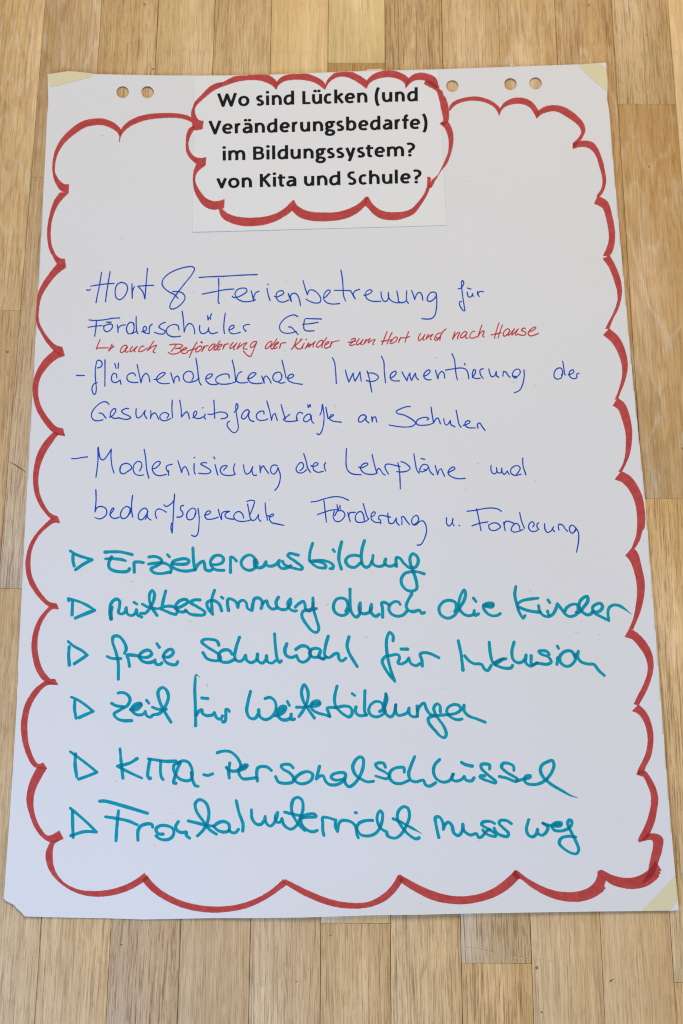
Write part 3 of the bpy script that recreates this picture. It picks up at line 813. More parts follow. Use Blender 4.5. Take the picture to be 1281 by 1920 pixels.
hw('b4', 660, 740, S, '''133 205 115 187 80 195 60 230 65 250 90 250 115 230 133 205 133 205 130 235 155 260;183 205 188 250 188 250 195 215 215 205 230 253;
540 110 500 112 440 135 408 155 420 172 480 188 550 225 588 262 560 290 490 299 410 292 343 280;694 235 710 220 690 210 650 213 610 230 593 260 610 278 660 283 720 275 750 262;731 113 742 190 755 260 755 260 775 225 795 215 805 235 818 269;
848 222 855 260 870 280 890 270 908 240 908 240 915 275 953 297;963 145 980 230 990 275 1009 302;1027 283 1060 275 1092 250 1080 240 1052 250 1045 280 1070 303 1143 307;1165 308 1160 275 1180 262 1200 290 1230 331''')
hw('b5', 120, 830, S, '''72 147 110 147 160 138 218 131;313 50 315 150 308 230 296 317;318 42 325 100 340 150 365 158 400 120 438 60 438 60 435 130 445 220 463 280;
517 235 522 275 550 288 590 265 625 235 610 203 570 191 530 210 522 235;700 260 720 215 710 180 685 173 650 200 640 250 660 290 700 302 735 298;741 62 755 140 765 250 785 328;
815 240 840 238 885 200 890 180 870 172 835 195 815 240 840 290 880 305 945 293;967 300 966 258;965 275 945 240 950 215 1000 199;1052 165 1070 220 1088 277 1088 277 1100 235 1120 222 1140 250 1155 298;
1203 193 1203 260 1213 291;1202 137 1208 139''')
hw('b5', 360, 830, S, '''137 187 100 185 82 197 110 215 160 245 175 268 150 285 110 287 62 282;214 203 228 260 240 299;203 132 212 150;293 253 310 235 325 215 310 210 275 225 262 255 280 290 330 303 375 300 400 291 400 291 388 265 385 230 398 196;
477 205 485 260 505 290 535 275 562 222 562 222 555 260 570 300 597 300;628 210 632 277 632 277 640 235 660 215 680 245 708 283;790 215 765 205 735 220 727 255 735 280 760 290 785 260 795 230 795 230 815 290 815 340 795 405 767 440;
998 258 1025 235 1030 200 1010 182 980 205 962 245 980 275 1020 278 1060 250;1033 102 1055 170 1070 235 1097 274;1100 213 1120 220 1160 205 1165 190 1145 185 1120 205 1125 250 1160 273 1213 265;1235 185 1222 210 1235 262''')
hw('b5', 600, 830, S, '''245 52 242 130 243 210 260 260 300 288 380 297;358 224 380 232 425 215 443 198 425 188 390 205 375 235 400 275 450 292 500 291 530 280;482 110 500 190 525 280 525 280 530 250 545 237 565 260 585 290 602 298;
632 290 605 240 602 212 620 198 740 220;720 185 733 250 740 340 743 427;748 174 790 190 833 235 810 260 760 270 708 268;868 102 880 180 895 250 917 282;934 147 970 154;
1005 225 985 203 950 205 925 240 925 265 950 268 985 250 1003 225 1003 225 1020 270 1050 298;960 245 985 255;1065 212 1075 250 1088 295 1088 295 1100 255 1120 242 1135 275 1153 310''')
hw('b5', 760, 830, S, '''395 278 430 260 460 240 445 225 415 240 395 278 420 310 480 332 553 330;793 208 792 250 805 280 830 287 845 265 843 230 843 230 850 270 865 280 885 275 892 235 892 235 895 270 915 293 942 262 942 262 960 292;
1030 290 1050 265 1062 235 1040 213 1005 218 975 250 980 285 1015 302 1072 290;1085 143 1088 210 1115 298''')
hw('b6', 160, 905, S, '''98 65 100 160 90 270 90 270 110 230 150 220 190 240 198 285 170 320 130 335 88 322;225 298 245 275 265 240 255 235 235 265 230 300 250 325 280 330 315 318;
415 280 412 235 380 220 345 245 325 295 340 330 375 325 405 290 418 240;437 117 428 200 430 270 438 317;400 290 418 270;578 265 560 237 525 245 493 290 495 335 520 343 555 310 578 265 578 265 572 310 590 335 608 346;555 338 575 300;
660 330 648 300 652 260 675 243 710 250 748 272;727 203 745 220 780 205 818 165 826 105 826 105 818 200 812 330 803 465 803 465 793 430 793 400 797 375;
908 210 885 218 880 245 900 275 900 300 875 318 848 318;1012 300 1022 260 1000 235 965 250 938 290 945 335 975 343 1005 320 1022 280;1042 238 1052 320 1050 400 1035 480 1010 497 983 485''')
hw('b6', 340, 905, S, '''220 300 255 290 272 270 258 260 235 270 218 305 235 335 280 337 340 320;343 247 355 300 373 343 373 343 375 285 390 270 445 263;445 265 410 285 405 310 430 330 485 338;577 327 565 290 535 267 500 280 485 315 505 345 550 358 600 355 640 345;
607 173 640 163 675 170 665 220 635 295;613 198 625 260 640 330 660 350 690 335 715 292 715 292 715 335 735 357;775 187 780 260 798 347;800 305 830 315 855 295 845 288 820 305 815 335 835 368 880 380 948 394''')
hw('b6', 570, 920, S, '''66 104 120 97 200 72 290 55 350 62 412 88;185 92 195 180 208 290;126 220 180 202 250 180 320 175;280 190 270 240 290 280 325 285 365 255 378 215 350 185 310 190 285 230;306 130 313 172 313 172 318 160;332 138 335 168;
405 200 415 240 428 288;412 240 425 205 473 200;558 272 550 225 530 195 500 200 475 240 485 285 525 293 575 280 600 260;548 120 565 180 580 230 597 265;622 240 645 230 660 205 645 195 622 220 625 265 655 290 700 295;
710 305 705 270 692 265 695 235 715 228 800 245;775 207 780 270 790 300 820 303 850 260 855 252 855 252 855 290 880 319;905 312 905 265 900 245 920 240 945 275 978 315;
1015 315 1050 290 1060 255 1040 228 1010 245 995 280 1010 315 1035 315 1070 285 1100 280 1125 315 1133 370 1115 440 1080 497 1047 504''')
hw('b6', 820, 930, 1281 / 280., '''80 187 80 235 100 257 125 235 135 193 135 193 130 230 145 256;188 253 192 254;256 131 330 122 400 108 470 103 520 112 550 131;338 110 355 190 375 295;299 256 360 235 435 222;
440 250 450 285 485 297 520 285 542 265 515 235 475 232 445 248;570 225 575 260 583 295;575 245 585 220 610 217 655 233;710 290 700 250 675 235 645 260 635 295 665 310 705 300 735 288;707 142 725 220 748 275;
820 265 832 245 815 220 790 240 785 275 810 303 850 300 862 290;872 287 855 262 858 240 870 230;920 238 925 285 945 312 975 300 997 265 997 265 990 285 1005 306;1045 292 1038 265 1045 243 1075 250 1100 285 1118 302;
1185 290 1160 320 1140 305 1135 270 1155 250 1180 265 1190 290 1165 318;1190 275 1210 310 1213 380 1195 482''')
# broad teal marker: f fill between loops, t flick at the end
hw('t1', 120, 1015, S, '''B 58 88 120 125 262 170 262 170 190 205 108 262;B 85 125 84 180 95 228;380 100 430 97 520 98 630 122;385 162 450 160 530 168 570 180;440 145 415 200 420 245 460 270 530 282 590 275 605 255;
650 285 648 220 650 195 690 190 735 197;785 145 840 140 890 160 905 190 860 225 805 255 830 288 900 298 972 285;782 210 850 200 920 200 975 225 992 255 985 288;955 122 975 143;
1000 205 1060 212 1140 205 1155 180 1130 162 1070 165 1005 190 1000 230 1050 262 1130 275 1215 262''')
hw('t1', 340, 1015, S, '''108 62 112 160 125 260 125 260 165 205 205 185 215 215 225 260 260 272 285 262;280 215 330 215 380 195 390 160 365 132 310 135 270 185 280 230 320 262 395 268;455 285 455 200 458 145 480 150 510 182;
690 195 665 140 630 126 580 148 553 195 575 245 630 268 675 250 700 200 685 165;675 180 680 230 720 245 760 230 782 190 782 190 790 222 840 228 885 205 905 178 905 178 900 220 930 250 985 243 1010 226;
935 185 955 215 1040 248 1115 258 1118 240 1060 190 985 132 1000 113 1082 128''')
hw('t1', 560, 1015, S, '''130 20 108 90 98 175 98 175 150 225 200 245 250 240 245 215 190 190 110 185 200 175 290 195 320 225 315 250 290 252;318 75 332 95;398 5 378 90 372 170 395 255;
560 135 510 128 455 145 435 185 465 230 520 240 555 215 575 200;608 -5 585 80 580 150 590 210 620 240 650 230 680 180 688 130;675 185 700 220 750 232 790 215 805 165 805 165 795 190 810 220 850 230 895 215;
905 230 900 180 905 150 935 155 975 205 1030 245 1080 237 1105 190 1095 140 1055 115 1030 150 1035 210 1060 280 1090 380 1090 440 1050 460 1000 450 955 400 950 345 985 295 1050 280 1100 282 1160 300''')
hw('t2', 120, 1100, S, '''B 45 132 40 110 40 110 130 135 210 170 285 218 285 218 200 250 105 290;B 80 140 75 260;432 300 425 230 430 170 455 130 490 115 515 135 512 190 505 240 530 252 560 240 575 195 575 195 590 255 630 265 660 245 670 215 670 215 680 260 720 280;
445 190 436 240 438 298;648 145 675 162;722 160 770 185 860 205;710 245 750 245 800 190 830 120 835 60 815 35 795 60 790 120 810 190 860 265;940 40 920 120 905 190 905 190 960 180 1010 185 1045 215 1035 255 1000 250 940 225 880 200;
1035 205 1100 175 1145 140 1130 120 1080 125 1035 170 1045 215 1090 235 1130 225''')
hw('t2', 360, 1090, S, '''75 172 25 172 -12 195 50 235 120 285 110 308 50 312 -20 300 -60 265;208 85 185 160 185 260 192 305 192 305 150 250 140 200 165 180 215 182 255 215 275 272;272 145 288 157;
338 268 328 200 335 165 370 165 410 195 425 240 425 240 435 195 470 175 500 195 515 250 540 265 555 268 555 268 565 200 580 160 620 155 650 190 640 250 640 250 660 200 690 180 705 225 740 255 780 250;
798 148 778 190 785 230 820 258 870 258 905 215 910 165 910 165 885 200 900 250 945 275 965 272;955 238 990 205 1030 185 1045 215 1050 255 1085 275 1110 250 1120 200 1118 155 1118 155 1122 250 1150 350 1172 440 1155 470 1120 465 1060 400 1015 315 1030 275 1080 265 1150 252''')
hw('t2', 600, 1090, S, '''240 275 260 230 245 175 205 155 155 165 125 225 140 285 195 315 240 305 270 265;278 72 278 150 280 240 300 300 335 330 365 305 375 250 372 200 372 200 360 240 370 285 410 300 455 285 475 250 475 212 475 212 465 260 490 310 520 322 545 307;
580 330 578 250 572 200 600 195 635 215;742 215 725 190 690 188 650 215 637 255 660 300 715 322 770 310 800 280;848 118 815 175 797 230 815 265 860 280 920 268 940 295 965 290''')
hw('t2', 800, 1090, S, '''262 278 275 240 265 195 215 175 155 190 115 245 130 305 190 340 250 320 300 250 345 180 360 110 348 80 320 120 298 200 305 255 340 300 390 318 430 305 440 270 440 270 450 315 480 300;433 155 458 188;
525 220 560 235 610 235 615 205 580 198 535 215 525 240 560 295 610 318 660 312 680 298;550 220 610 218;825 48 815 120 830 200 855 280 893 340 908 318;1030 155 950 165 880 180 845 205;848 235 920 265 990 280 1050 285''')
hw('t2', 940, 1090, S, '''345 225 355 275 390 315 440 325 480 300 510 240 520 210 520 210 560 260 600 310 640 325 700 300 710 250 700 215 650 215 600 250 590 275;428 275 435 300 450 315;430 170 450 198;
690 285 715 290 760 240 800 180 795 140 770 145 730 180 720 220 740 270 790 308 830 300 840 285;t 845 280 900 280 935 240 920 205 880 210 845 240 860 290 920 325 995 362 995 362 985 290 1000 240 1040 218 1090 225 1140 255 1205 305''')
hw('t3', 110, 1180, S, '''B 88 112 140 155 220 200 265 238 265 238 210 275 145 318;B 98 162 93 240 100 330;610 220 625 180 600 110 550 62 505 70 500 120 530 210 550 300 552 460;448 250 490 268 575 270;655 340 645 280 635 240 680 238 745 248;
745 255 820 258 860 230 840 195 790 200 745 245 770 290 830 308 880 295 890 285 890 285 900 320 935 325 955 310;908 132 930 165;965 252 1020 255 1060 215 1045 185 1005 195 968 245 990 300 1040 325 1085 325 1100 300''')
hw('t3', 350, 1180, S, '''298 145 280 108 220 92 160 95 140 115 180 155 260 205 310 245 310 280 260 290 190 270 150 215;420 230 395 195 350 190 305 215 295 250 320 295 380 305 440 280;
488 75 460 160 445 255 465 290 510 290 545 240 545 240 555 285 600 308 645 280 655 230 655 230 660 290 700 312 735 275 738 245 738 245 750 300 790 312 820 290;813 42 820 150 840 280 858 305 875 292;
925 135 908 190 920 240 970 260 1015 242 1015 242 1040 290 1080 303 1130 270 1145 210 1110 160 1055 155 1010 185;1225 235 1235 190 1195 175 1150 190 1135 225 1165 255 1230 260 1270 275''')
hw('t3', 590, 1180, S, '''30 250 75 275 105 255;125 65 100 160 95 240 130 262 190 225 215 225 230 280 255 292 288 268;318 70 300 150 320 220 360 290 395 345;
725 105 725 60 695 28 668 80 665 180 680 280 705 380 742 480 742 480 690 420 640 340 625 295 650 255 710 240 770 235 785 265 770 310 800 320 850 295 870 265 870 265 890 315 940 335 970 318;800 182 860 184;995 338 990 280 975 230 1010 215 1070 225 1150 263''')
hw('t3', 840, 1180, 1281 / 310., '''80 88 100 180 117 315;130 205 160 240 200 265 260 272 285 310 310 318 335 280;320 100 328 180 345 250 365 275;450 228 410 235 360 265 400 290 450 302 490 298 500 280;
512 100 495 180 510 240 550 260 590 240 605 200 605 200 605 260 640 285 690 260;645 205 650 275 690 262;785 195 765 170 705 170 720 190 780 215 800 255 770 270 690 262;850 220 845 270;848 130 858 147;
985 215 960 172 915 168 870 205 870 250 910 285 950 280 985 240 988 195;1010 172 1005 210 1030 250 1080 268 1130 272 1170 320 1212 358;430 228 400 250 370 265''')
hw('t4', 110, 1270, S, '''B 118 182 180 210 260 265 320 315 320 315 260 340 190 372;B 150 215 148 300 162 378;550 145 580 140 630 155 660 200 640 255 570 300 512 340 540 380 600 400 675 400;490 240 530 262 600 272;
665 298 720 300 765 255 755 238 710 250 675 290 690 325 740 348 790 335 800 315 800 315 815 355 850 368 868 350;690 285 760 250;812 212 835 240;865 275 920 295 995 295;882 345 930 335 985 270 1015 180 990 110 955 95 920 130 930 210 970 300 1038 415''')
hw('t4', 340, 1260, S, '''t 133 495 130 300 125 180 128 90 138 25 172 52;140 400 160 365 190 350 195 380 230 402 290 395 305 375 305 375 330 425 365 435 380 405;190 240 245 245;385 460 405 455 412 390 415 345 435 350 445 365;
640 180 618 270 605 360 630 420 675 432 710 390 715 350 715 350 725 410 780 440 840 410 875 340 865 270 820 235 775 245;865 405 900 400 950 365 965 325 940 315 895 350 890 400 930 440 980 440 1010 420 1015 390 1015 390 1020 440 1045 435;
900 380 945 340;980 272 998 308;1065 325 1130 325 1200 315;1088 410 1130 350 1165 270 1170 180 1135 118 1112 170 1125 260 1170 340 1230 425''')
hw('t4', 560, 1270, S, '''115 262 160 265 195 245 185 220 140 225 115 255 130 300 180 330 240 345 290 362;130 245 190 240;290 362 275 320 265 285 300 278 340 280;355 82 335 170 335 240 360 290 420 345 470 365 495 330 480 280 430 265 340 280;
530 275 525 310 545 345 590 355 625 345;495 150 520 168;613 125 610 230 612 320 628 350;750 315 780 295 770 240 720 222 670 250 648 305 670 350 725 365 780 340 800 310;805 152 815 200 795 290 810 340 850 365 885 330 898 255;808 160 795 230 790 290;
898 255 895 310 920 350 965 345 1005 325 1020 285 1020 285 1025 340 1060 365 1090 360''')
hw('t4', 700, 1270, S, '''405 265 408 360 408 360 415 290 470 238 490 290 520 335 575 360;620 318 615 260 590 245 560 280 570 330 600 380 650 450 675 520 660 555 630 550 570 490 515 420 510 380 545 360 620 350 700 345;
700 345 770 330 810 295 790 260 740 252 690 280 680 320 720 370 780 392 820 385;838 260 840 310 880 355 960 385 1035 415''')
hw('t5', 120, 1390, S, '''B 58 95 120 140 220 215 305 285 305 285 220 320 135 350;B 108 118 103 210 118 328;518 70 530 200 545 340;675 160 610 200 495 230 495 230 600 285 720 340;795 170 780 250 775 320 790 345 800 340;780 162 850 172 940 185 1035 182;
895 185 892 270 900 330 915 352;1075 195 1040 280 1015 385 1035 388;1070 200 1020 215 1015 270 1060 340 1130 365 1175 350 1185 270 1150 195 1100 180 1050 200;1175 290 1190 360 1215 410 1240 415''')
hw('t5', 360, 1390, S, '''110 308 145 315 192 300;235 105 280 92 350 95 410 140 450 215 440 255 400 275 340 265 318 240;350 200 340 270 345 340;430 270 490 250 510 220 480 220 440 260 435 300 470 345 530 345 595 335;450 250 500 232;
605 365 598 290 610 245 650 232 700 240 735 270;935 245 910 218 860 212 825 225 840 255 900 290 940 340 930 375 870 388 800 375 772 325;945 350 1000 300 1070 280 1115 305 1100 360 1040 390 980 385 940 350''')
hw('t5', 600, 1400, S, '''-4 183 -32 296 -32 296 0 272 30 270 50 315 85 348 150 352 205 325 235 280 230 245 180 240 115 260 105 285 140 308 225 300 225 300 240 345 270 370 320 340 370 270 400 180 398 110 370 95 325 130 303 190 330 260 390 305 440 325 495 320;
605 190 590 155 540 150 515 165 530 195 600 235 640 270 620 295 560 285 515 270;780 235 775 195 735 190 680 205 645 245 650 300 690 335 750 340 815 315;875 92 840 180 820 250 840 310 890 325 955 310 975 350 1010 365 1068 335;
1105 120 1060 170 1050 240 1080 300 1140 328 1200 310 1232 255''')
hw('t5', 840, 1400, S, '''45 255 40 300 70 318 130 300 150 275 150 275 170 310 220 315 240 290;W 125 145 160 165 225 180;385 205 385 170 350 160 310 165 310 200 370 260 440 320 440 335 380 320 300 285 300 270 340 270;
610 220 605 180 560 155 510 155 495 185 540 235 640 300 630 320 540 290 475 275;640 315 700 300 755 285 760 270 720 275 705 305 730 340 800 350 860 335 910 305;t 910 305 960 235 980 170 965 130 920 140 870 170 855 220 880 280 950 345 1060 410 1130 450 1200 473''')
hw('t6', 110, 1490, S, '''B 108 125 180 185 270 265 350 345 350 345 240 342 115 378;B 128 155 130 280 135 395;W 380 60 430 60 600 105 820 172;435 205 540 220 650 245 725 278;553 150 540 280 530 425;733 420 735 330 760 290 820 270 860 275 870 300;
965 365 920 360 900 320 930 290 990 285 1050 310 1065 350 1040 400 980 418 930 405 900 380;1105 250 1080 300 1100 335 1140 350 1180 348 1180 375 1210 402''')
hw('t6', 340, 1480, S, '''65 292 150 312 230 332 300 340;150 430 200 380 240 310 255 210 230 130 170 95 130 130 140 200 200 290 260 370 325 415;300 340 350 305 400 298 440 325 440 380 400 395 340 380 300 345;440 380 470 400 500 400 528 370;508 105 535 220 570 320 568 385;
648 190 655 270 690 318 730 325 765 290 775 250 775 250 785 310 820 340 855 315 885 250 890 215 890 215 868 260 880 300 910 305 930 270 930 270 950 330 1010 368 1060 340 1100 260 1125 180 1115 100 1080 75 1040 90 1018 160 1030 230 1080 320 1140 380;
955 210 1040 232 1120 245;1120 260 1180 258 1245 250 1230 228 1180 228 1130 245 1105 280 1120 335 1170 380 1220 392 1255 380''')
hw('t6', 580, 1490, S, '''135 375 125 330 125 270 125 212 160 210 245 235 245 235 240 290 262 340 262 340 275 265 300 240 350 240 400 260 430 300 440 370 455 400;425 165 437 169;585 238 520 240 460 265 440 310 470 365 530 382 600 365 645 320 675 230 675 170 655 150 630 190 630 250 660 310 715 345 715 345 725 380 790 402 840 375 890 300 925 200 910 125 870 112 825 150 815 220 850 290 920 370 985 408 1012 400;
t 775 222 850 255 960 315 1045 362''')
hw('t6', 800, 1500, 1281 / 300., '''98 300 80 220 72 140 100 135 130 180 135 235 135 235 150 195 175 178 200 200 220 265 255 285 285 250 290 195 290 195 300 245 350 280 400 270 415 298 440 295 480 250 505 235;
548 190 510 172 450 178 440 195 490 230 550 270 555 290 510 285 470 265 450 240;680 190 640 165 590 165 580 185 610 220 655 265 650 290 600 285 560 260 540 225;818 158 800 230 815 280 850 295 880 270 888 235 888 235 895 270 925 282 960 255 970 215 930 185;
930 185 990 205 1070 205 1078 185 1040 180 1005 205 1020 240 1080 248 1130 232 1130 232 1160 200 1160 165 1140 160 1130 190 1160 260 1200 340 1218 400 1200 430 1160 425 1100 390 1062 345 1080 305 1140 290 1195 297;1030 195 1065 195''')

LINES = {
    'b1': ('blue handwriting reading -Hort & Ferienbetreuung für', BLUE, 1.2), 'b2': ('blue handwriting reading Förderschüler GE', BLUE, 1.2),
    'r': ('small red handwriting reading auch Beförderung der Kinder zum Hort und nach Hause', RED_PEN, 1.15),
    'b3': ('blue handwriting reading flächendeckende Implementierung der', BLUE, 1.2), 'b4': ('blue handwriting reading Gesundheitsfachkräfte an Schulen', BLUE, 1.2),
    'b5': ('blue handwriting reading Modernisierung der Lehrpläne und', BLUE, 1.2), 'b6': ('blue handwriting reading bedarfsgerechte Förderung u. Forderung', BLUE, 1.2),
    't1': ('broad teal handwriting reading Erzieherausbildung', TEAL, 2.9), 't2': ('broad teal handwriting reading Mitbestimmung durch die Kinder', TEAL, 2.9),
    't3': ('broad teal handwriting reading freie Schulwahl für Inklusion', TEAL, 2.9), 't4': ('broad teal handwriting reading Zeit für Weiterbildungen', TEAL, 2.9),
    't5': ('broad teal handwriting reading KITA-Personalschlüssel', TEAL, 2.9), 't6': ('broad teal handwriting reading Frontalunterricht muss weg', TEAL, 2.9)}


def pen(ink, pts, flags, r):
    P = spline(pts, 1.0 if r < 2 else 1.4)
    n = len(P)
    # pressure wanders a little along the stroke
    kn = np.linspace(0, 1, max(3, n // 9 + 2))
    pr = np.interp(np.linspace(0, 1, n), kn, rng.normal(1, 0.07, len(kn)))
    rad = r * pr
    if r > 2:      # slanted nib: strokes towards the lower left are broader
        d = np.gradient(P, axis=0) if n > 2 else np.tile(P[-1] - P[0], (n, 1))
        a = np.arctan2(d[:, 1], d[:, 0])
        rad = rad * (0.90 + 0.20 * np.abs(np.sin(a - math.radians(35))))
        ker = np.ones(5) / 5
        if n > 6: rad = np.convolve(np.pad(rad, 2, mode='edge'), ker, 'valid')
    if 'W' in flags: rad = rad * 1.18
    if 't' in flags:
        L = np.concatenate([[0], np.cumsum(np.linalg.norm(np.diff(P, axis=0), axis=1))])
        rad = rad * np.clip((L[-1] - L) / 26.0 + 0.12, 0.12, 1)
    ink.stroke(P, rad)


for key, (label, mat, r) in LINES.items():
    st = HW[key]
    for part in (('',) if r < 2 else ('', 'B')):
        sel = [(p, f) for p, f in st if ('B' in f) == (part == 'B')]
        allp = np.concatenate([p for p, _ in sel])
        lo, hi = allp.min(0) - 8, allp.max(0) + 8
        ink = Ink((lo[0], lo[1], hi[0], hi[1]), 0.42 if r < 2 else 0.62)
        for p, f in sel: pen(ink, p, f, r)
        if part == 'B':
            o = ink.build('bullet_mark', mat, sheet, 0.00014, rough=0.14, seed=40 + sum(map(ord, key)))
        else:
            o = ink.build('handwritten_line', mat, sheet, 0.00014, rough=0.05 if r < 2 else 0.14, seed=sum(map(ord, key)))
            tag(o, label)

# ------------------------------------------------------------------ printed heading (bold sans)
def G(*s): return s


arch = '0 .46 .12 .58 .34 .67 .58 .685 .82 .62 .97 .48 1 .36 1 0'
GL = {
    'o': ['c .5 .685 .2 .63 .02 .48 0 .375 .02 .27 .2 .12 .5 .065 .8 .12 .98 .27 1 .375 .98 .48 .8 .63 .5 .685'],
    'n': ['0 0 0 .75', arch], 'h': ['0 0 0 1.06', arch],
    'u': ['0 .75 0 .34 .04 .22 .2 .10 .42 .065 .68 .10 .88 .19 1 .30', '1 .75 1 0'],
    'm': ['0 0 0 .75', '0 .48 .08 .6 .2 .68 .32 .685 .44 .62 .5 .45 .5 0', '.5 .48 .58 .6 .7 .68 .82 .685 .94 .62 1 .45 1 0'],
    'i': ['.5 0 .5 .75', 'D .5 .99'], 'l': ['.5 0 .5 1.06'],
    'd': ['1 0 1 1.06', '1 .60 .80 .675 .55 .69 .25 .64 .05 .5 0 .36 .05 .2 .2 .09 .42 .06 .7 .11 1 .28'],
    'b': ['0 0 0 1.06', '0 .48 .25 .64 .5 .69 .78 .65 .95 .52 1 .38 .95 .22 .78 .10 .52 .06 .25 .075 0 .13'],
    'e': ['H .03 .37 .97 .37', '.98 .37 .97 .52 .82 .65 .55 .69 .25 .64 .05 .5 0 .37 .05 .22 .2 .11 .45 .065 .72 .07 .95 .12'],
    'c': ['1 .64 .75 .69 .5 .68 .22 .62 .04 .48 0 .36 .04 .23 .2 .11 .48 .065 .75 .07 1 .13'],
    's': ['.93 .66 .6 .695 .3 .675 .08 .6 .08 .5 .25 .43 .6 .36 .9 .28 .97 .19 .85 .10 .55 .06 .25 .065 0 .12'],
    'a': ['.08 .65 .35 .69 .65 .69 .9 .62 1 .48 1 0', '1 .41 .6 .41 .25 .38 .03 .29 .0 .19 .1 .095 .3 .06 .6 .09 1 .24'],
    'r': ['0 0 0 .75', '0 .45 .2 .58 .5 .68 .75 .695 1 .68'],
    'g': ['c .42 .69 .15 .63 .05 .49 .15 .35 .42 .29 .68 .35 .78 .49 .68 .63 .42 .69', 'X .5 .69 1 .69', '.22 .30 .08 .21 .12 .11 .4 .06 .75 .03 .96 -.05 .98 -.16 .8 -.26 .45 -.29 .12 -.25 0 -.16 .06 -.06 .25 .02'],
    'W': ['0 1.0 .26 .05 .26 .05 .5 .9 .5 .9 .74 .05 .74 .05 1 1.0'],
    'V': ['0 1.0 .5 .04 .5 .04 1 1.0'], 'v': ['0 .75 .5 .05 .5 .05 1 .75'],
    'y': ['0 .75 .5 .07', '1 .75 .45 -.12 .28 -.27'],
    'L': ['0 1 0 0', 'X 0.05 .08 1 .08'],
    'K': ['0 0 0 1', '1.05 1 .08 .5', '.30 .60 1.05 0'], 'k': ['0 0 0 1.06', '1.02 .75 .08 .38', '.34 .47 1.05 0'],
    'B': ['0 0 0 1', 'H 0 .92 .5 .92 .82 .86 .9 .74 .82 .61 .55 .53 0 .53', 'H 0 .53 .6 .53 .92 .44 1 .3 .92 .15 .6 .08 0 .08'],
    'S': ['.93 .89 .65 .93 .38 .92 .1 .83 .03 .7 .14 .59 .5 .49 .88 .38 1 .25 .88 .12 .55 .06 .25 .075 0 .13'],
    't': ['.36 .93 .36 .25 .42 .12 .6 .07 .8 .07 1.02 .09', 'X 0 .685 1 .685'],
    'f': ['.42 0 .42 .78 .5 .93 .72 1.02 1.08 1.01', 'X 0 .685 .93 .685'],
    '(': ['1 1.12 .45 .88 .1 .6 .05 .3 .25 .02 .55 -.16 1 -.27'], ')': ['0 1.12 .55 .88 .9 .6 .95 .3 .75 .02 .45 -.16 0 -.27'],
    '?': ['.0 .91 .3 .95 .65 .93 .93 .84 1 .72 .9 .59 .62 .49 .42 .42 .40 .25', 'D .40 .07'],
}
GL['ü'] = GL['u'] + ['D .22 .98', 'D .78 .98']
GL['ä'] = GL['a'] + ['D .22 .98', 'D .80 .98']
TEXT = [  # slope, reference (x, y), glyphs: (char, left, right) in pieces with origin and scale
    (-0.0280, (419.0, 199.6), [(C1, 'W 285 465 o 480 578 s 643 715 i 735 763 n 790 878 d 898 992 L 1072 1143 ü 1162 1250'),
                               (C2, 'c 38 113 k 135 220 e 232 323 n 347 437 ( 508 555 u 577 667 n 697 782 d 808 902')]),
    (-0.0254, (401.8, 251.0), [(C1, 'V 205 322 e 332 425 r 448 508 ä 520 607 n 633 722 d 745 837 e 862 953 r 975 1035 u 1052 1140 n 1170 1260'),
                               (C2, 'g 47 140 s 153 223 b 245 335 e 357 447 d 465 557 a 583 667 r 693 750 f 760 823 e 833 925 ) 945 993')]),
    (-0.0237, (420.6, 300.9), [(C3, 'i 335 362 m 388 540 B 618 717 i 738 767 l 792 818 d 842 936 u 963 1053 n 1083 1172 g 1192 1285'),
                               (C4, 's 65 137 s 152 225 y 237 328 s 343 417 t 425 492 e 507 600 m 622 775 ? 795 878')]),
    (-0.0262, (416.0, 352.6), [(C3, 'v 277 373 o 387 487 n 512 602 K 680 778 i 798 827 t 843 910 a 924 1012 u 1088 1178 n 1208 1300'),
                               (C4, 'd 88 187 S 255 335 c 360 437 h 457 550 u 577 668 l 693 720 e 745 837 ? 855 937')]),
]
CAP, KY, RS = 24.6, 1.36, 3.0
for row, (slope, (rx_, ry_), parts) in enumerate(TEXT):
    yy0, yy1 = (ry_ - 50) * KY, (ry_ + 12) * KY
    ink = Ink((380, yy0, 815, yy1), 0.45)
    for (ox, oy, s), txt in parts:
        tk = txt.split()
        for q in range(0, len(tk), 3):
            ch, x0, x1 = tk[q], float(tk[q + 1]) / s + ox, float(tk[q + 2]) / s + ox
            for g in GL[ch]:
                fl = ''
                if g[0].isalpha(): fl, g = g[0], g[1:].strip()
                p = nums(g)
                X = x0 + RS - 0.6 + p[:, 0] * (x1 - x0 - 2 * RS + 1.2)
                X = X - p[:, 1] * 0.25
                Y = ry_ + slope * (X - rx_) - p[:, 1] * CAP
                if fl == 'X': X = x0 - 0.4 + p[:, 0] * (x1 - x0 + 0.8)
                Q = np.stack([X, Y * KY], -1)
                if fl == 'D':
                    ink.stroke(Q, np.array([3.5]), count=False); continue
                D = spline(Q, 0.9)
                th = RS * (0.93 if fl in 'HX' and fl else 1.0)
                ink.stroke(D, np.full(len(D), th), butt=(fl != 'c'), count=False)
    ink.N[:] = 1.0
    o = ink.build('printed_line', BLACK, title, 0.00060, rough=0.03, seed=row, yscale=KY)

# ------------------------------------------------------------------ masking tape
def flat_piece(name, pts, off, mat, thick, step=3.0, fine=0.9):
    p = np.array(pts, float)
    lo, hi = p.min(0) - 2, p.max(0) + 2
    xs, ys = np.arange(lo[0], hi[0], fine), np.arange(lo[1], hi[1], fine)
    P, faces, _ = contour(xs, ys, poly_sdf(p, xs[None], ys[:, None]) + 0.25 * smooth_noise((len(ys), len(xs)), 3, 4))
    o = mesh_from(name, on_sheet(P[:, 0], P[:, 1], off), faces, mat, smooth=True)
    md = o.modifiers.new('thickness', 'SOLIDIFY'); md.thickness = thick; md.offset = -1
    return o


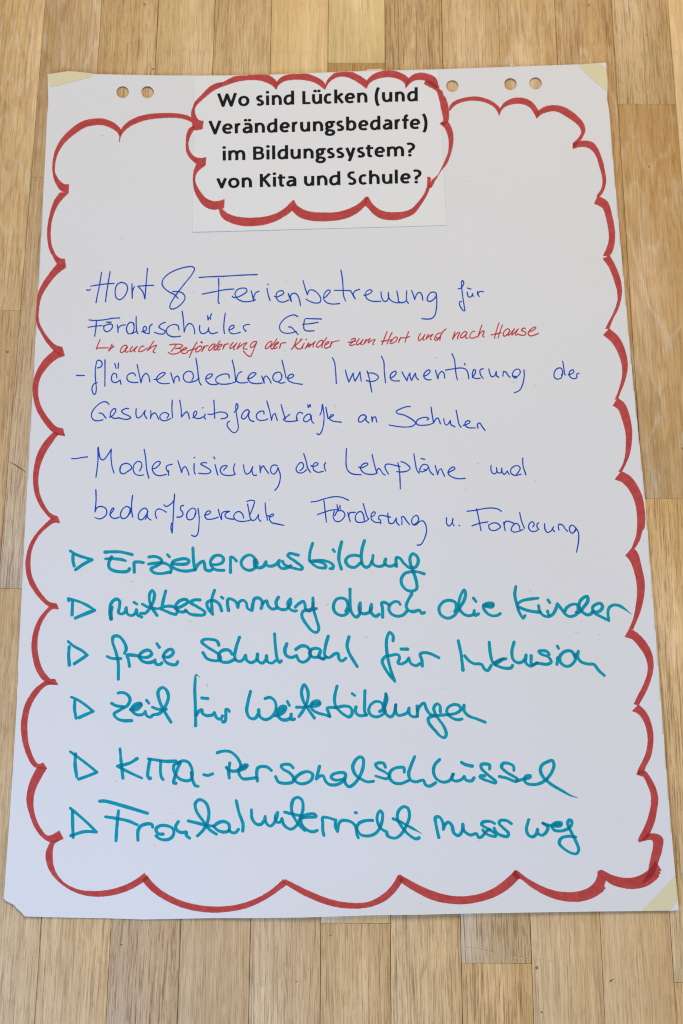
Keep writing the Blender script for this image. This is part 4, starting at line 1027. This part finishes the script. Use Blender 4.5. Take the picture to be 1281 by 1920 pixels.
TG = 'masking tape holding the sheet to the floor'
o = flat_piece('masking_tape', [(88.8, 139.3), (105, 136.6), (129, 133.2), (150, 135), (172.5, 137.7), (172, 143.8), (150, 149.5), (120, 157.5), (95, 163.6), (91.5, 150)], 0.00034, TAPE, 0.00013)
tag(o, 'flat wedge of yellow masking tape, the only corner piece poking beyond the top edge', 'tape', TG)
o = flat_piece('masking_tape', [(1085.6, 120.8), (1122, 118.6), (1130, 124), (1137.6, 131.5), (1139.3, 150), (1139.6, 171.5), (1127, 162), (1112, 149.5), (1098, 137), (1090, 128)], 0.00034, TAPE, 0.00013)
tag(o, 'yellow masking tape strip across the corner beside the two rightmost punched holes', 'tape', TG)
o = flat_piece('masking_tape', [(1204, 1707.6), (1225, 1685.5), (1246, 1663), (1266.3, 1641), (1269.6, 1690), (1256.5, 1707)], 0.00034, TAPE, 0.00013)
tag(o, 'yellow masking tape strip across the bottom corner beside the darkest red marker overlap', 'tape', TG)
o = flat_piece('masking_tape', [(640, 136.5), (652, 134.2), (684, 132.9), (689, 130.2), (716, 129.0), (716.5, 136), (690, 138), (650, 139)], -0.0007, TAPE, 0.00013, fine=0.6)
tag(o, 'sliver of yellow tape peeking out behind the top edge above the heading sheet', 'tape', TG)

# white paper shred on the top edge
shred_pts = nums('468 82 476 93 488 97 505 97 505 95 492 92 482 88 474 82') / 4.003 + (840, 100)
o = flat_piece('paper_shred', shred_pts, 0.0012, PAPER, 0.00015, fine=0.4)
tag(o, 'tiny curled white paper shred sticking out from the top edge of the sheet', 'paper scrap')

# ------------------------------------------------------------------ lint and small marks
m, nt, bs = new_mat('grey_lint_fibre')
bs.inputs['Base Color'].default_value = (0.46, 0.44, 0.42, 1); bs.inputs['Roughness'].default_value = 0.9
LINT = m
hairs = ['1050 268 1054 303@150 490', '1050 140 1062 150@500 490', '860 180 880 200@360 490', '280 145 298 165@360 490', '690 385 725 382@390 580', '1060 442 1095 445@600 580', '143 482 135 512@600 660', '792 295 820 318@840 660',
         '580 277 620 280@840 660', '1178 88 1168 118@390 740', '1235 343 1262 337@390 740', '553 420 580 450@760 830', '645 203 680 193@760 830', '1195 370 1198 350 1210 347@760 830', '1080 312 1065 315@160 905', '800 150 815 158 832 152@340 905',
         '1150 305 1180 330@120 1100', '610 375 650 372@120 1015', '1230 222 1268 212@360 1090', '412 510 452 520@600 1090', '210 280 245 268@800 1090', '945 85 975 103@800 1090', '730 360 733 385@940 1090', '675 470 720 480@940 1090', '895 485 912 500@940 1090',
         '180 502 198 535@350 1180', '228 105 245 140@340 1260', '95 490 112 515@340 1260', '790 290 785 305@340 1260', '620 95 650 110@700 1270', '470 385 475 370 495 365@120 1390', '880 460 908 485@110 1490', '1020 175 1045 165@110 1490',
         '470 388 495 365@800 1500', '1035 10 1015 35@580 1690', '138 430 165 443@1121 1700', '490 700 520 695@90 112', '1080 940 1095 918@90 112', '1075 515 1097 530@840 100', '160 1172 187 1182@840 100', '240 890 255 880@640 1460', '1100 140 1140 120@0 420']
V, Fq = [], []
for hst in hairs:
    body, org = hst.split('@'); ox, oy = map(float, org.split())
    s = 4.0 if ox == 1121 else S
    p = nums(body) / s + (ox, oy)
    if len(p) == 2:
        nrm = np.array([-(p[1] - p[0])[1], (p[1] - p[0])[0]])
        p = np.array([p[0], p.mean(0) + nrm * random.uniform(-0.15, 0.15), p[1]])
    p = spline(p, 0.8)
    t = np.gradient(p, axis=0); t /= np.linalg.norm(t, axis=1)[:, None] + 1e-9
    w = 0.2 * np.sin(np.linspace(0.25, math.pi - 0.25, len(p)))[:, None]
    nn = np.stack([-t[:, 1], t[:, 0]], -1)
    a, b = p + nn * w, p - nn * w
    q = len(V)
    A3, B3_ = on_sheet(a[:, 0], a[:, 1], 0.0003), on_sheet(b[:, 0], b[:, 1], 0.0003)
    for k in range(len(p)):
        V += [A3[k], B3_[k]]
        if k: Fq.append((q + 2 * k - 2, q + 2 * k, q + 2 * k + 1, q + 2 * k - 1))
o = mesh_from('lint', V, [np.array(Fq)], LINT)
tag(o, 'fine grey hairs and lint scattered over the white sheet', 'lint', kind='stuff')

# scratches in the varnish and a dark dent, part of the floor
m, nt, bs = new_mat('pale_varnish_scratch')
bs.inputs['Base Color'].default_value = (0.72, 0.58, 0.40, 1); bs.inputs['Roughness'].default_value = 0.6
SCR = m
m, nt, bs = new_mat('dark_floor_dent')
bs.inputs['Base Color'].default_value = (0.16, 0.11, 0.055, 1); bs.inputs['Roughness'].default_value = 0.7
DENT = m


def floor_mark(name, runs, mat, width):
    V, Fq = [], []
    for p in runs:
        p = spline(np.array(p, float), 2.0)
        t = np.gradient(p, axis=0); t /= np.linalg.norm(t, axis=1)[:, None] + 1e-9
        w = width * np.sin(np.linspace(0.1, math.pi - 0.1, len(p)))[:, None]
        nn = np.stack([-t[:, 1], t[:, 0]], -1)
        q = len(V)
        for k in range(len(p)):
            for sgn in (1, -1):
                x, y = on_floor(*(p[k] + sgn * nn[k] * w[k])); V.append((float(x), float(y), 0.00030))
            if k: Fq.append((q + 2 * k - 2, q + 2 * k, q + 2 * k + 1, q + 2 * k - 1))
    return mesh_from(name, V, [np.array(Fq)], mat, floor)


floor_mark('scratch_marks', [[(866, 1775), (905, 1782), (940, 1790)], [(945, 1790), (975, 1797), (998, 1799)], [(820, 1763), (840, 1767)], [(757, 1743), (770, 1748)], [(998, 1798), (1020, 1801), (1048, 1803)]], SCR, 0.55)
floor_mark('dent_marks', [[(1143, 1840), (1147, 1837.5), (1151, 1836)], [(1144, 1838), (1146, 1842)], [(1013, 1896), (1018, 1900)], [(224, 1771), (231, 1772)], [(618, 1754), (622, 1753)], [(1211, 65), (1214, 66)],
                          [(18, 866), (32, 874), (50, 887)]], DENT, 1.0)
